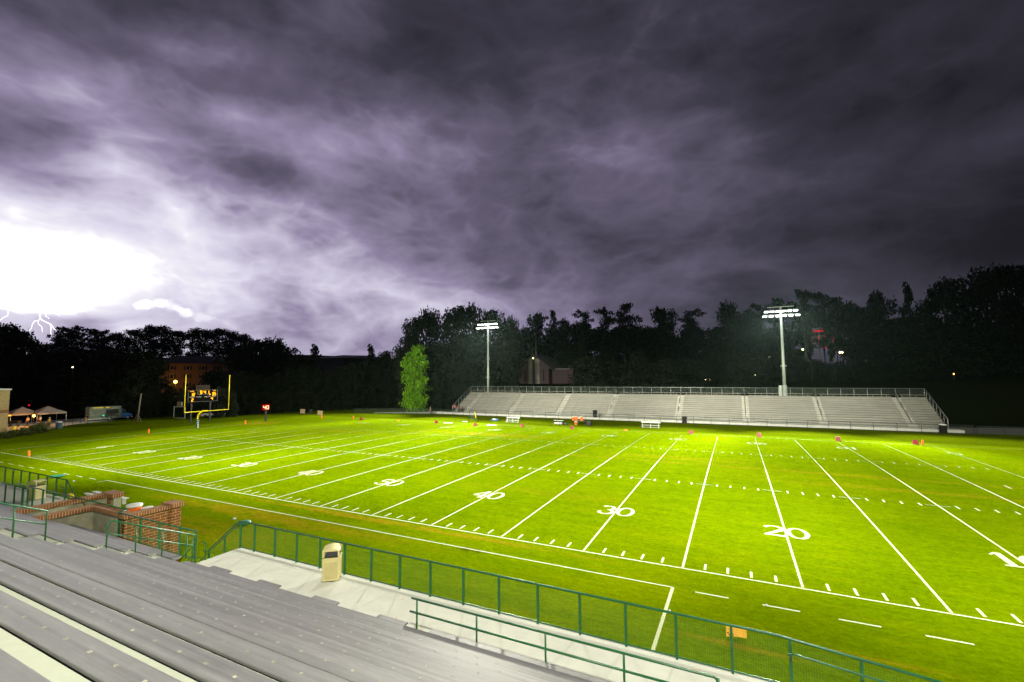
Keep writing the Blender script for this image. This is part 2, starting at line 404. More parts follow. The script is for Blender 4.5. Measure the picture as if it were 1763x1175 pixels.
M['alu'] = alu_mat('aluminium_plank', (.27, .266, .274), .50, .42, .32)
M['alu_far'] = alu_mat('weathered_aluminium', (.36, .35, .31), .44, .5, .2); M['foot_far'] = alu_mat('footboard_aluminium', (.22, .215, .19), .55, .4, .25)
M['alu_raw'] = alu_mat('galvanised_steel', (.55, .56, .54), .4, .7)
M['green'] = simple('green_paint', (.012, .105, .035), .35, 0., .2, 6.)
M['dark_green'] = simple('dark_green', (.01, .05, .03), .5)
M['wire_green'] = wire_mat('green_wire_mesh', (.06, .22, .05), .05, .065, metal=0.)
M['wire_green_y'] = wire_mat('green_wire_mesh_across', (.015, .09, .03), .05, .10, 'y')
M['chain'] = wire_mat('chain_link', (.10, .13, .12), .06, .07, 'x', True, .5)
M['chain_y'] = wire_mat('chain_link_across', (.10, .13, .12), .06, .07, 'y', True, .5)
M['dark'] = simple('black_plastic', (.012, .012, .012), .5)
M['blackpost'] = simple('black_post', (.02, .02, .02), .5)
M['beige'] = simple('beige_plastic', (.62, .54, .26), .55, 0, .06, 5.)
M['beige_dark'] = simple('beige_panel', (.50, .43, .20), .6, 0, .08, 5.)
M['white'] = simple('white_paint', (.58, .58, .54), .5, 0, .06)
M['offwhite'] = simple('cream_canvas', (.22, .19, .165), .8, 0, .12)
M['orange'] = simple('orange_plastic', (.85, .16, .01), .5, 0, .08)
M['red'] = simple('red_plastic', (.27, .004, .005), .5, 0, .08)
M['yellow'] = simple('yellow_paint', (.80, .62, .01), .4, 0, .08)
M['yellowcloth'] = simple('yellow_cloth', (.75, .42, .01), .85)
M['orangecard'] = simple('orange_board', (.72, .36, .02), .7, 0, .12, 8.)
M['steel_dark'] = simple('dark_steel', (.03, .03, .03), .5, .4)
M['poleg'] = simple('grey_green_pole', (.42, .47, .42), .5, .2, .12)
M['leaf_dark'] = leaf_mat('dark_leaves', (.004, .008, .003), (.011, .018, .005))
M['leaf_mid'] = leaf_mat('mid_leaves', (.014, .024, .007), (.032, .046, .012))
M['leaf_hedge'] = leaf_mat('hedge_leaves', (.004, .008, .003), (.010, .017, .005))
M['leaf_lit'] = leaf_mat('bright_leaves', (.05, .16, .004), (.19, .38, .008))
M['leaf_shrub'] = leaf_mat('shrub_leaves', (.03, .045, .008), (.07, .085, .016))
M['bark'] = simple('bark', (.035, .028, .022), .9, 0, .3, 5., .5)
M['wood'] = simple('weathered_wood', (.16, .13, .09), .8, 0, .25, 6.)
M['roof'] = simple('dark_shingles', (.055, .052, .062), .9, 0, .3, 5.)
M['apt'] = brick_mat('apartment_brick', (.30, .20, .13), (.26, .17, .11), (.20, .15, .10), .5, .25, .02)
M['church'] = brick_mat('purple_brown_brick', (.055, .030, .032), (.04, .022, .025), (.05, .035, .035), .9, 6., .12)
M['stone'] = simple('grey_stone', (.16, .16, .13), .8)
M['glass'] = simple('dark_glass', (.02, .022, .028), .15, 0., .1, 2.)
M['skin'] = simple('skin', (.42, .24, .16), .6, 0, .05)
M['skin_dark'] = simple('brown_skin', (.16, .085, .05), .6, 0, .05)
M['hair'] = simple('dark_hair', (.02, .014, .01), .7)
M['cloth_black'] = simple('black_cloth', (.018, .018, .022), .9)
M['cloth_grey'] = simple('grey_cloth', (.10, .10, .10), .9)
M['cloth_red'] = simple('red_cloth', (.42, .02, .02), .9)
M['cloth_white'] = simple('white_cloth', (.55, .53, .5), .9)
M['cloth_khaki'] = simple('khaki_cloth', (.35, .26, .14), .9)
M['blue'] = simple('blue_paint', (.02, .10, .32), .4)
M['tealcan'] = simple('blue_grey_plastic', (.05, .10, .14), .5)
M['amber'] = emis('amber_led', (1., .42, .01), 3.2)
M['redled'] = emis('red_led', (1., .62, .34), 2.6)
M['lamp_white'] = emis('floodlight_glass', (.95, 1., .92), 14.)
M['lamp_orange'] = emis('sodium_lamp', (1., .42, .05), 22.)
M['lamp_warm'] = emis('warm_lamp', (1., .85, .45), 8.)
M['lamp_yg'] = emis('yellow_green_lamp', (.85, 1., .35), 6.)
M['lamp_red'] = emis('red_strip_lamp', (1., .01, .03), .8)
M['lamp_teal'] = emis('teal_sign_lamp', (.02, .9, .6), 1.2)
M['bolt'] = emis('lightning', (1., .97, 1.), 4.)

# ------------------------------------------------------------------ terrain
def sstep(t): t = max(0., min(1., t)); return t*t*(3-2*t)
def ground(x, y):
    z = 0.
    if 0 < y < 48.77: t = y/48.77; z += .2*4*t*(1-t)*sstep((70-abs(x))/12)
    z += 6.4*sstep((y-79)/34) if y > 79 else 0.
    z += 3.5*sstep((-x-100)/45) if x < -100 else 0.
    z += 10*sstep((-x-150)/110) if x < -150 else 0.
    z += 2.5*sstep((x-58)/35)*sstep((y-55)/20)
    if y > 130: z += 5*sstep((y-130)/80)
    return z
def grid_axis(a): return sorted(set(round(v, 3) for v in a))
gx = grid_axis(list(np.linspace(-420, -110, 20))+list(np.linspace(-110, 80, 96))+list(np.linspace(80, 420, 18)))
gy = grid_axis(list(np.linspace(-90, -14, 6))+list(np.linspace(-12, 0, 5))+list(np.linspace(0, 48.77, 21))+list(np.linspace(50, 130, 33))+list(np.linspace(135, 620, 22)))
mb = MB()
for y in gy:
    for x in gx: mb.v.append((x, y, ground(x, y)))
nx = len(gx)
for j in range(len(gy)-1):
    for i in range(nx-1):
        a = j*nx+i; mb.f.append((a, a+1, a+1+nx, a+nx)); mb.mi.append(0)
g = mb.build('ground', M['grass'], smooth=True); tag(g, kind='structure')

# ------------------------------------------------------------------ field paint
YD = .9144; FWID = 48.77
ln = MB(); LZ = .006
def strip(x0, y0, x1, y1, wd):
    L = math.hypot(x1-x0, y1-y0); n = max(1, int(L/2.2)); px, py = -(y1-y0)/L*wd/2, (x1-x0)/L*wd/2
    for k in range(n):
        a, b = k/n, (k+1)/n
        ax, ay, bx, by = x0+(x1-x0)*a, y0+(y1-y0)*a, x0+(x1-x0)*b, y0+(y1-y0)*b
        z = lambda X, Y: ground(X, Y)+LZ
        ln.quad((ax+px, ay+py, z(ax, ay)), (ax-px, ay-py, z(ax, ay)), (bx-px, by-py, z(bx, by)), (bx+px, by+py, z(bx, by)))
strip(-60*YD, 0, 60*YD, 0, .09); strip(-60*YD, FWID, 60*YD, FWID, .08)
for s in (-1, 1): strip(s*60*YD, .1, s*60*YD, FWID-.1, .10)
for k in range(-10, 11):
    x = k*5*YD+random.uniform(-.03, .03); xb = x+random.uniform(-.05, .05)
    strip(x, .1, (x+xb)/2, 24.4, .095); strip((x+xb)/2, 24.4, xb, FWID-1.2, .06)
for i in range(-49, 50):
    if i % 5 == 0: continue
    x = i*YD
    strip(x, .22, x, .84, .10); strip(x, FWID-.84, x, FWID-.22, .08)
    for yy in (16.26, 32.5): strip(x+random.uniform(-.03, .03), yy-.33, x, yy+.3, .10)
for k in range(-9, 10):
    x = k*5*YD
    for yy in (16.26, 32.5):
        strip(x-.62, yy+.02, x-.07, yy, .06); strip(x+.07, yy, x+.62, yy-.02, .06)
for s in (-1, 1): strip(s*47*YD, 23.9, s*47*YD, 24.9, .1)
# coaches' box lines and restraining dashes
strip(-22.9, -2.1, 22.7, -2.1, .075); strip(22.7, -2.1, 22.65, -7.2, .12); strip(-22.9, -2.1, -22.9, -2.8, .08)
for k in range(12):
    x = 23.55+k*2.35; strip(x, -2.14, x+1.2, -2.12, .085); x = -24.3-k*2.35; strip(x-1.2, -2.3-.03*k, x, -2.3-.03*k, .085)
lo = ln.build('field_lines', M['paint']); tag(lo, kind='structure')

nb = MB()
def stroke(cx, cy, rot, pts, wid):
    ca, sa = math.cos(rot), math.sin(rot)
    P = [Vector(p) for p in pts]; n = len(P); Ls = []; Rs = []
    for k in range(n):
        d = (P[min(k+1, n-1)]-P[max(k-1, 0)]).normalized(); q = Vector((-d.y, d.x))*wid[k]/2
        Ls.append(P[k]+q); Rs.append(P[k]-q)
    def W(p):
        x, y = cx+p.x*.90*ca-p.y*sa, cy+p.x*.90*sa+p.y*ca; return (x, y, ground(x, y)+.010)
    for k in range(n-1): nb.quad(W(Ls[k]), W(Rs[k]), W(Rs[k+1]), W(Ls[k+1]))
def arc(cx, cy, rx, ry, a0, a1, n=14, thick=lambda t: .16):
    return [(cx+rx*math.cos(R(a0+(a1-a0)*k/n)), cy+ry*math.sin(R(a0+(a1-a0)*k/n))) for k in range(n+1)], [thick(R(a0+(a1-a0)*k/n)) for k in range(n+1)]
tk = lambda t: .10+.16*abs(math.cos(t))
def digit(ch, cx, cy, rot):
    A = []
    if ch == '0': A.append(arc(0, 0, .48, .80, 0, 360, 22, tk))
    if ch == '3': A += [arc(-.05, .42, .42, .38, 150, -90, 12, tk), arc(-.05, -.38, .50, .44, 90, -150, 12, tk), ([(-.52, -.42), (-.36, -.52)], [.26, .26])]
    if ch == '2': A += [arc(0, .38, .46, .42, 165, -35, 12, tk), ([(.36, .16), (.0, -.25), (-.5, -.75)], [.3, .24, .16]), ([(-.52, -.74), (.0, -.70), (.50, -.76), (.56, -.5)], [.2, .2, .24, .12])]
    if ch == '4': A += [([(.22, .86), (.22, -.82)], [.28, .28]), ([(.22, .82), (-.54, -.28)], [.16, .16]), ([(-.58, -.34), (.58, -.34)], [.18, .18]), ([(-.02, -.8), (.46, -.8)], [.12, .12])]
    if ch == '5': A += [([(-.34, .8), (-.42, .05)], [.14, .14]), ([(-.40, .76), (.46, .76)], [.22, .22]), arc(-.02, -.28, .50, .50, 130, -150, 14, tk), ([(-.55, -.5), (-.40, -.58)], [.26, .26])]
    if ch == '1': A += [([(.05, .86), (.05, -.8)], [.30, .30]), ([(.0, .84), (-.34, .5)], [.16, .1]), ([(-.3, -.8), (.4, -.8)], [.14, .14])]
    if ch == 'G': A += [arc(0, 0, .50, .80, 50, 345, 18, tk), ([(.08, -.06), (.60, -.06)], [.14, .14]), ([(.46, -.06), (.46, -.72)], [.2, .2])]
    for p, wv in A: stroke(cx, cy, rot, p, wv)
for k in range(-5, 6):
    x = k*10*YD; s = '%d' % (50-abs(k)*10)
    for cy, rot in ((6.95, 0.), (41.7, math.pi)):
        sg = 1 if rot == 0 else -1
        if s == '0': digit('G', x+.0, cy, rot); continue
        digit(s[0], x-sg*.56, cy, rot); digit(s[1], x+sg*.56, cy, rot)
no = nb.build('field_numbers', M['paint']); tag(no, kind='structure')

# ------------------------------------------------------------------ floodlights (poles behind each stand)
LC = (1., .985, .80)
def spot(name, parent, p, target, power, size, blend=.6, rad=1.1, c=LC):
    l = bpy.data.lights.new(name, 'SPOT'); l.energy = power; l.spot_size = R(size); l.spot_blend = blend; l.shadow_soft_size = rad; l.color = c
    o = bpy.data.objects.new(name, l); col.objects.link(o)
    off = rootloc(parent) if parent else Vector((0, 0, 0)); o.location = Vector(p)-off
    d = Vector(target)-Vector(p); o.rotation_euler = d.to_track_quat('-Z', 'Y').to_euler()
    if parent: o.parent = parent
    return o
def light_pole(base, top, facing, label, aims, sleeve):
    x, y, z0 = base
    t = thing('stadium_light_pole', label, 'light pole', base, 'stadium light poles')
    pl = MB(); pl.tube([(x, y, z0), (x, y, z0+sleeve)], [.42, .42], 14); pl.build('base_sleeve', M['poleg'], t, True)
    pl = MB(); pl.tube([(x, y, z0+sleeve), (x, y, z0+sleeve+4), (x, y, top+.9)], [.30, .28, .16], 12); pl.build('pole', M['poleg'], t, True)
    MB().boxr((x-.5, y-.34, z0+sleeve+3.6), (x+.5, y+.34, z0+sleeve+3.72)).build('collar', M['poleg'], t)
    MB().boxr((x-.95, y-.3, z0+sleeve-4.), (x-.5, y+.1, z0+sleeve)).build('control_box', M['poleg'], t)
    fy = -.5*facing
    for row, zz, hw in ((0, top-.55, 3.0), (1, top+.35, 2.7), (2, top+1.0, 2.2)):
        bar = MB(); bar.boxr((x-hw, y-.06, zz-.05), (x+hw, y+.06, zz+.05)); bar.build('crossarm', M['poleg'], t)
        if row == 2: continue
        for k in range(6):
            cx = x-hw+.3+(2*hw-.6)*k/5
            h = MB(); ang = R(28); ca, sa = math.cos(ang), math.sin(ang)
            def tr(u, v, wz): return (cx+u, y+facing*(-.15-(v*ca-wz*sa)), zz-.15+(-v*sa-wz*ca))
            # visor-shaped housing: rounded back, open lower front
            prof = [(-.1, -.22), (-.14, .0), (-.08, .2), (.15, .30), (.55, .34), (.62, .30)]
            for s in (-.34, .34):
                h.v += [tr(s, a, -b) for a, b in prof]
            n = len(prof); i0 = len(h.v)-2*n
            for q in range(n-1): h.f.append((i0+q, i0+q+1, i0+n+q+1, i0+n+q)); h.mi.append(0)
            h.f.append(tuple(i0+q for q in range(n))); h.mi.append(0); h.f.append(tuple(i0+n+q for q in range(n))); h.mi.append(0)
            hd = h.build('lamp_head', M['poleg'], t)
            MB().quad(tr(-.33, -.06, .22), tr(.33, -.06, .22), tr(.33, .58, -.20), tr(-.33, .58, -.20)).build('lamp_glass', M['lamp_white'], hd)
    for i, (tg, pw, sz) in enumerate(aims): spot('floodlight', t, (x, y-facing*1.4, top-.3), tg, pw, sz)
    return t
KF = 1.25
PL = light_pole((-30., 77., 0.), 21.4, 1, 'tall lit light pole left of the church, behind the left end of the bleachers',
    [((-26, 31, 0), 250000*KF, 54), ((4, 30, 0), 270000*KF, 46), ((-56, 36, 0), 170000*KF, 50)], 4.6)
PR = light_pole((33.6, 77., 0.), 20.3, 1, 'tall light pole with lit lamps behind the right half of the far bleachers',
    [((34, 31, 0), 250000*KF, 54), ((4, 28, 0), 270000*KF, 46), ((60, 34, 0), 170000*KF, 50)], 6.4)
# light from the matching poles behind the near stand (out of frame)
for (x, y, z, aims) in ((-26, -31, 34, [((-34, 30, 0), 345000, 55), ((-4, 29, 0), 330000, 48), ((-66, 22, 0), 90000, 44), ((-16, 70, 2), 120000, 28), ((-47, 70, 4), 90000, 14)]),  # last, narrow aim added to brighten the columnar tree
                        (34, -31, 34, [((40, 32, 0), 345000, 55), ((8, 29, 0), 330000, 48), ((18, -8, 0), 88000, 62), ((30, 70, 2), 190000, 26)])):
    for tg, pw, sz in aims: spot('floodlight', None, (x, y, z), tg, pw, sz, .75, 1.0)

# ------------------------------------------------------------------ near grandstand
RD, RR, SW = .745, .388, .28
YF, ZF = -12.38, 2.33
def rowY(k): return YF-(10-k)*RD
def rowZ(k): return ZF+(10-k)*RR
AX0, AX1 = 7.4, 9.1
stand = thing('near_grandstand', 'large grey aluminium plank grandstand filling the near left corner', 'grandstand', (10, -14, 0))
tm = MB()
KMIN = -6
prof = []
for k in range(KMIN, 11):
    zt = rowZ(k)-.42; yr = rowY(k)-SW-.022      # riser just behind the seat's back edge ; tread k is in front of it
    prof.append((yr, zt))
# tread k spans from riser k forward to riser k+1
for seg in ((-46, 48),):
    x0, x1 = seg
    for k in range(KMIN, 10):
        tm.boxr((x0, prof[k-KMIN][0]+.0, 0 if k > 6 else prof[k-KMIN][1]-1.2), (x1, prof[k-KMIN+1][0]-.002, prof[k-KMIN][1]))
tm.boxr((-46, prof[10-KMIN][0], 0), (48, YF+.02, 1.86-.004))
tm.build('concrete_treads', M['tread'], stand)
sm = MB()
for k in range(KMIN, 10):          # half steps in the aisle
    sm.boxr((AX0+.1, rowY(k)-.02, rowZ(k)-.42-RR), (AX1-.1, rowY(k)+.28, rowZ(k)-.42-RR/2))
sm.build('aisle_steps', M['tread'], stand)
def plank(mb_, x0, x1, yf, z, w=SW, t=.05, nr=0):
    pr = [(yf-w, z-t), (yf-w, z-.006), (yf-w+.006, z)]
    for i in range(nr):
        c = yf-w+w*(i+.5)/nr
        pr += [(c-.022, z), (c-.016, z+.002), (c+.016, z+.002), (c+.022, z)]
    pr += [(yf-.012, z), (yf, z-.012), (yf, z-t)]
    mb_.prism([(x0, y, zz) for y, zz in pr], (x1-x0, 0, 0))
def bracket(mb_, x, k):
    mb_.boxr((x-.025, rowY(k)-SW+.05, rowZ(k)-.43), (x+.025, rowY(k)-SW+.11, rowZ(k)-.046))
    mb_.boxr((x-.025, rowY(k)-SW+.02, rowZ(k)-.085), (x+.025, rowY(k)-.02, rowZ(k)-.046))
SEG7 = {'0': 'abcdef', '1': 'bc', '2': 'abged', '3': 'abgcd', '4': 'fgbc', '5': 'afgcd', '6': 'afgedc', '7': 'abc', '8': 'abcdefg', '9': 'abcdfg'}
def seg7(mb_, ch, O, U, V, h, th, m=0):
    """seven-segment digit drawn as quads; O lower-left, U, V unit vectors"""
    O, U, V = Vector(O), Vector(U), Vector(V); w_ = h*.55
    S = dict(a=((0, h), (w_, h)), b=((w_, h), (w_, h/2)), c=((w_, h/2), (w_, 0)), d=((0, 0), (w_, 0)), e=((0, 0), (0, h/2)), f=((0, h/2), (0, h)), g=((0, h/2), (w_, h/2)))
    for s in SEG7[ch]:
        (x0, y0), (x1, y1) = S[s]
        if y0 == y1: q = [(x0, y0-th/2), (x1, y0-th/2), (x1, y0+th/2), (x0, y0+th/2)]
        else: y0, y1 = min(y0, y1), max(y0, y1); q = [(x0-th/2, y0), (x0+th/2, y0), (x0+th/2, y1), (x0-th/2, y1)]
        mb_.quad(*[O+U*a+V*b for a, b in q], m=m)
gaps10 = [(9.1, 9.29), (10.24, 11.72), (12.67, 14.15), (15.09, 16.58), (17.5, 18.25)]
BRK = MB(); nm = MB(); gap_sh = MB()
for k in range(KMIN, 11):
    pm = MB(); br = MB()
    segs = [(-46, AX0), (AX1, 48)]
    if k == 10: segs = [(-46, AX0), (9.29, 10.24), (11.72, 12.67), (14.15, 15.09), (16.58, 17.5), (18.25, 48)]
    for a, b in segs:
        x = a
        while x < b-.01:
            e = b; plank(pm, x, e, rowY(k), rowZ(k)); x = e
        x = a+.25
        while x < b: bracket(br, x, k); x += 1.83
    for a, b in segs: gap_sh.boxr((a, rowY(k)-SW-.0215, rowZ(k)-.12), (b, rowY(k)-SW-.0005, rowZ(k)-.040))  # black strip added as the shade in the gap behind each seat
    pm.split('seat_plank', M['alu'], stand); BRK.v += []
    i0 = len(BRK.v); BRK.v += br.v; BRK.f += [tuple(a+i0 for a in f) for f in br.f]; BRK.mi += br.mi
    if -4 <= k <= 8:
        x = -6.; n = 1
        while x < 32:
            yy = rowY(k)-SW*.5; z = rowZ(k)+.0012
            if not (AX0-.05 < x < AX1+.05):
                nm.quad((x-.021, yy-.014, z), (x+.021, yy-.014, z), (x+.021, yy+.014, z), (x-.021, yy+.014, z), m=0)
                st = str(n % 40+1)
                for q, ch in enumerate(st): seg7(nm, ch, (x+.009*len(st)-.016*q, yy+.008, z+.001), (-1, 0, 0), (0, -1, 0), .016, .003, 1)
            x += .457; n += 1
gap_sh.split('gap_shade_strip', simple('gap_shade_black', (.0025, .0025, .0025), .9, spec=.1), stand)
tag(BRK.build('seat_bracket', M['alu_raw'], stand), kind='stuff'); tag(nm.build('seat_number_plate', [simple('worn_plate', (.46, .45, .34), .7), M['dark']], stand), kind='stuff')
# aisle hand rail, posts every row, broken into pieces
def rail_y(y): return 3.20+(-12.47-y)*(1.14/2.39)
rl = MB(); X = 8.28
def hand(ya, yb, curved=True):
    h = MB()
    pts = []
    za, zb = rail_y(ya), rail_y(yb)
    if curved: pts += [(X, ya, za-.82), (X, ya, za-.12), (X, ya+.05, za-.03), (X, ya+.14, za-.04)]
    else: pts += [(X, ya, za-.82), (X, ya, za)]
    pts += [(X, yb, zb), (X, yb, zb-.8)]
    h.tube(pts, .024, 8)
    h.tube([(X, ya, za-.36), (X, yb, zb-.36)], .02, 8)
    y = ya+RD
    while y < yb-.1: h.tube([(X, y, rail_y(y)-.82), (X, y, rail_y(y))], .022, 8); y += RD
    return h
hr = thing('aisle_handrail', 'green pipe handrail running down the aisle gap, lower piece with three hooped posts', 'handrail', (X, -13.5, 2.2), 'aisle handrails')
hand(-14.96, -12.45).build('rail', M['green'], hr, True)
hr = thing('aisle_handrail', 'green pipe handrail up the same aisle at the left picture edge', 'handrail', (X, -17.8, 4.6), 'aisle handrails')
hand(-19.2, -16.33, False).build('rail', M['green'], hr, True)

# walkway slab in front of the right section
wk = MB(); wk.boxr((7.3, YF+.02, 1.62), (48, -10.08, 1.86)); wk.boxr((7.5, YF+.03, 0), (48, -10.3, 1.62))
o = wk.build('walkway', M['walk']); tag(o, kind='structure')
wk = MB(); wk.boxr((-46, YF+.02, 1.62), (-9.0, -9.62, 1.86)); wk.boxr((-46, YF+.03, 0), (-9.2, -9.9, 1.62))
o = wk.build('walkway', M['walk']); tag(o, kind='structure')
# stairs down at the slab ends
def steps(name, x0, dirx, ya, yb, label):
    s = MB()
    for i in range(9): 
        xa, xb = x0+dirx*i*.29, x0+dirx*(i+1)*.29
        s.boxr((min(xa, xb), ya, 0), (max(xa, xb), yb, 1.86-.19*(i+1)))
    o = s.build(name, M['walk']); return centre_tag(o, label, 'steps', 'concrete steps down to the grass')
steps('concrete_steps', 7.3, -1, -11.62, -10.1, 'concrete steps going down left from the end of the pale walkway')
steps('concrete_steps', -9.0, 1, -11.3, -9.7, 'concrete steps at the end of the far left walkway')

# green guard fence along the field side
def guard(name, label, X0, X1, Y, z0, posts, slope_from=None, mesh=True, h=1.06, cat='fence', mat='wire_green', group=None):
    t = thing(name, label, cat, ((X0+X1)/2, Y, z0), group)
    zt = lambda x: z0+h-(0 if slope_from is None or x < slope_from else (x-slope_from)*.085)
    top = [(X0, Y, zt(X0))]+([(slope_from, Y, zt(slope_from))] if slope_from else [])+[(X1, Y, zt(X1))]
    MB().tube(top, .03, 8).build('top_rail', M['green'], t, True)
    b = MB(); b.tube([(p[0], Y, p[2]-h+.07) for p in top], .018, 6); b.build('bottom_rail', M['green'], t, True)
    for x in posts:
        p = MB(); p.boxr((x-.028, Y-.03, zt(x)-h-.1), (x+.028, Y+.03, zt(x)-.02)); p.build('post', M['green'], t)
    if mesh:
        q = MB(); zb = lambda x: zt(x)-h+.07
        xs = [p[0] for p in top]
        for a, c in zip(xs[:-1], xs[1:]): q.quad((a, Y+.035, zb(a)), (c, Y+.035, zb(c)), (c, Y+.035, zt(c)-.02), (a, Y+.035, zt(a)-.02))
        q.build('wire_panel', M[mat], t)
    return t
px = [413, 439, 474, 511, 551, 592, 638, 687, 740, 797, 860, 925, 1000, 1082, 1165, 1262, 1368, 1480]
pb = [7.33]+[8.2+1.2*i for i in range(17)]
mf = guard('guard_fence', 'long green wire mesh fence between the pale walkway and the field', 7.33, 34, -10.2, 1.84, pb[:16]+[26.15+1.25*i for i in range(6)], 25.9)
d = MB(); d.tube([(26.1, -10.32, 2.60), (26.2, -10.36, 2.66), (26.3, -10.36, 2.65), (34, -10.36, 1.93)], .022, 8); d.build('hand_rail', M['green'], mf, True)
# stair rail at the left end of the walkway
t = thing('stair_rail', 'green stair railing sloping down at the left end of the pale walkway', 'railing', (6.2, -10.2, 0), 'sloping stair railings')
MB().tube([(7.33, -10.2, 2.90), (7.2, -10.2, 2.88), (5.2, -10.2, 1.40), (4.9, -10.2, 1.36)], .028, 8).build('top_rail', M['green'], t, True)
MB().tube([(7.3, -10.3, 2.64), (7.15, -10.32, 2.66), (5.1, -10.32, 1.16), (4.9, -10.32, 1.0), (4.88, -10.3, .3)], .022, 8).build('hand_rail', M['green'], t, True)
for x, zt in ((6.33, 2.2), (5.32, 1.45)):
    MB().boxr((x-.025, -10.225, .1), (x+.025, -10.175, zt)).build('post', M['green'], t)
MB().quad((7.3, -10.17, 1.95), (5.25, -10.17, .42), (5.25, -10.17, 1.4), (7.3, -10.17, 2.85)).build('wire_panel', M['wire_green'], t)
# low rail in front of the first row
t = thing('front_rail', 'two bar green pipe rail in front of the first row, above the walkway', 'railing', (21, -12.3, 1.86))
Yr = -12.3
MB().tube([(17.55, Yr, 2.90), (24.72, Yr, 2.90), (24.78, Yr, 2.86), (24.8, Yr, 2.70)], .026, 8).build('top_rail', M['green'], t, True)
MB().tube([(17.5, Yr, 2.56), (24.8, Yr, 2.56)], .026, 8).build('mid_rail', M['green'], t, True)
MB().tube([(17.6, Yr+.02, 1.98), (24.8, Yr+.02, 1.98)], .016, 6).build('foot_rail', M['steel_dark'], t, True)
for x in (17.72, 19.5, 21.28, 23.02, 24.8):
    MB().tube([(x, Yr, 1.86), (x, Yr, 2.9)], .024, 8).build('post', M['green'], t, True)

# mesh guard fences around the players' entrance
g_ = 'green guard fences above the tunnel walls'
guard('tunnel_guard', 'green wire mesh guard beside the red brick wall, rail ending above the steps', 1.47, 7.06, -11.72, 1.86, [1.5, 1.9, 3.2, 4.6, 6.0, 7.03], group=g_)
guard('tunnel_guard', 'dark green guard rail crossing above the tunnel between its two walls', -10.6, 1.3, -11.35, 1.86, [-9.4, -8.2, -7.0, -5.8, -4.6, -3.4], mesh=False, group=g_)
gq = guard('tunnel_guard', 'green mesh guard with light top rail at the left picture edge near the bin', -14, -7.9, -11.62, 1.86, [-13, -11.9, -10.8, -9.6, -8.6, -7.95], group=g_)
MB().tube([(1.3, -11.35, 2.92), (1.47, -11.72, 2.92)], .03, 8).build('link_rail', M['green'], gq, True)
lf = guard('guard_fence', 'green fence with pale top rail along the far left walkway', -40, -9.05, -9.7, 1.84, [-9.1-1.22*i for i in range(24)])
t = thing('stair_rail', 'pale green stair railing sloping down to the right beside the far bin', 'railing', (-8, -9.7, 0), 'sloping stair railings')
MB().tube([(-9.05, -9.7, 2.88), (-6.6, -9.7, 1.2)], .028, 8).build('top_rail', M['green'], t, True)
MB().tube([(-9.4, -9.82, 2.6), (-6.9, -9.82, .9)], .022, 8).build('hand_rail', M['green'], t, True)
MB().boxr((-6.8, -9.73, 0), (-6.75, -9.67, 1.3)).build('post', M['green'], t)
# small gate-like loop right of the brick wall
t = thing('steel_gate', 'small green pipe gate loop beyond the brick wall at the foot of the steps', 'gate', (3.2, -9.6, 0))
a = MB(); a.tube([(2.9, -9.5, 0), (2.9, -9.5, 1.35), (3.9, -9.5, 1.30), (3.9, -9.5, .6), (2.9, -9.5, .62)], .03, 8); a.build('frame', M['green'], t, True)
a = MB(); a.tube([(1.9, -9.6, .1), (2.9, -9.5, 1.0)], .024, 8); a.tube([(2.2, -9.6, .0), (2.9, -9.5, .6)], .024, 8); a.build('brace', M['green'], t, True)

# tunnel walls
t = thing('tunnel_wall', 'grey tunnel wall with a brick cap and squared brick end, left of the two', 'wall', (-3.3, -11.5, 0), 'brick capped tunnel walls')
MB().boxr((-3.45, -16.0, 0), (-3.15, -10.25, 2.72)).build('wall_face', M['block'], t)
MB().boxr((-3.55, -10.25, 0), (-2.9, -9.85, 2.72)).build('end_pier', M['brick'], t)
a = MB(); a.boxr((-3.52, -16.0, 2.72), (-3.08, -10.3, 2.90)); a.boxr((-3.62, -10.302, 2.722), (-2.55, -9.78, 2.92)); a.build('brick_cap', M['cap'], t)
MB().boxr((-3.0, -10.2, 0), (-2.62, -9.88, 2.72)).build('end_face', M['block'], t)
t = thing('tunnel_wall', 'stained block wall with a brick cap turning a corner toward the red brick wall', 'wall', (-.5, -11.6, 0), 'brick capped tunnel walls')
a = MB(); a.boxr((-1.25, -16., 0), (-.95, -11.45, 2.72)); a.boxr((-.95, -11.65, 0), (1.72, -11.45, 2.718)); a.build('wall_face', M['block'], t)
a = MB(); a.boxr((-1.32, -16., 2.72), (-.88, -11.35, 2.90)); a.boxr((-.88, -11.72, 2.722), (1.66, -11.35, 2.902)); a.build('brick_cap', M['cap'], t)
t = thing('tunnel_wall', 'tall red brick wall with a wider capped pier facing the field', 'wall', (1.9, -10.8, 0), 'brick capped tunnel walls')
MB().boxr((1.72, -11.75, 0), (2.02, -10.0, 2.72)).build('wall_face', M['brick'], t)
MB().boxr((1.45, -10.0, 0), (2.06, -9.6, 2.74)).build('end_pier', M['brick'], t)
a = MB(); a.boxr((1.66, -11.8, 2.72), (2.10, -10.05, 2.88)); a.boxr((1.35, -10.05, 2.742), (2.16, -9.52, 2.92)); a.build('brick_cap', M['cap'], t)
MB().boxr((-.9, -16, .9), (1.72, -11.66, 1.3)).build('tunnel_floor', M['block']).__setitem__('kind', 'structure')
MB().boxr((-.94, -11.44, 0), (1.40, -10.4, 2.30)).build('equipment_ledge', M['block']).__setitem__('kind', 'structure')

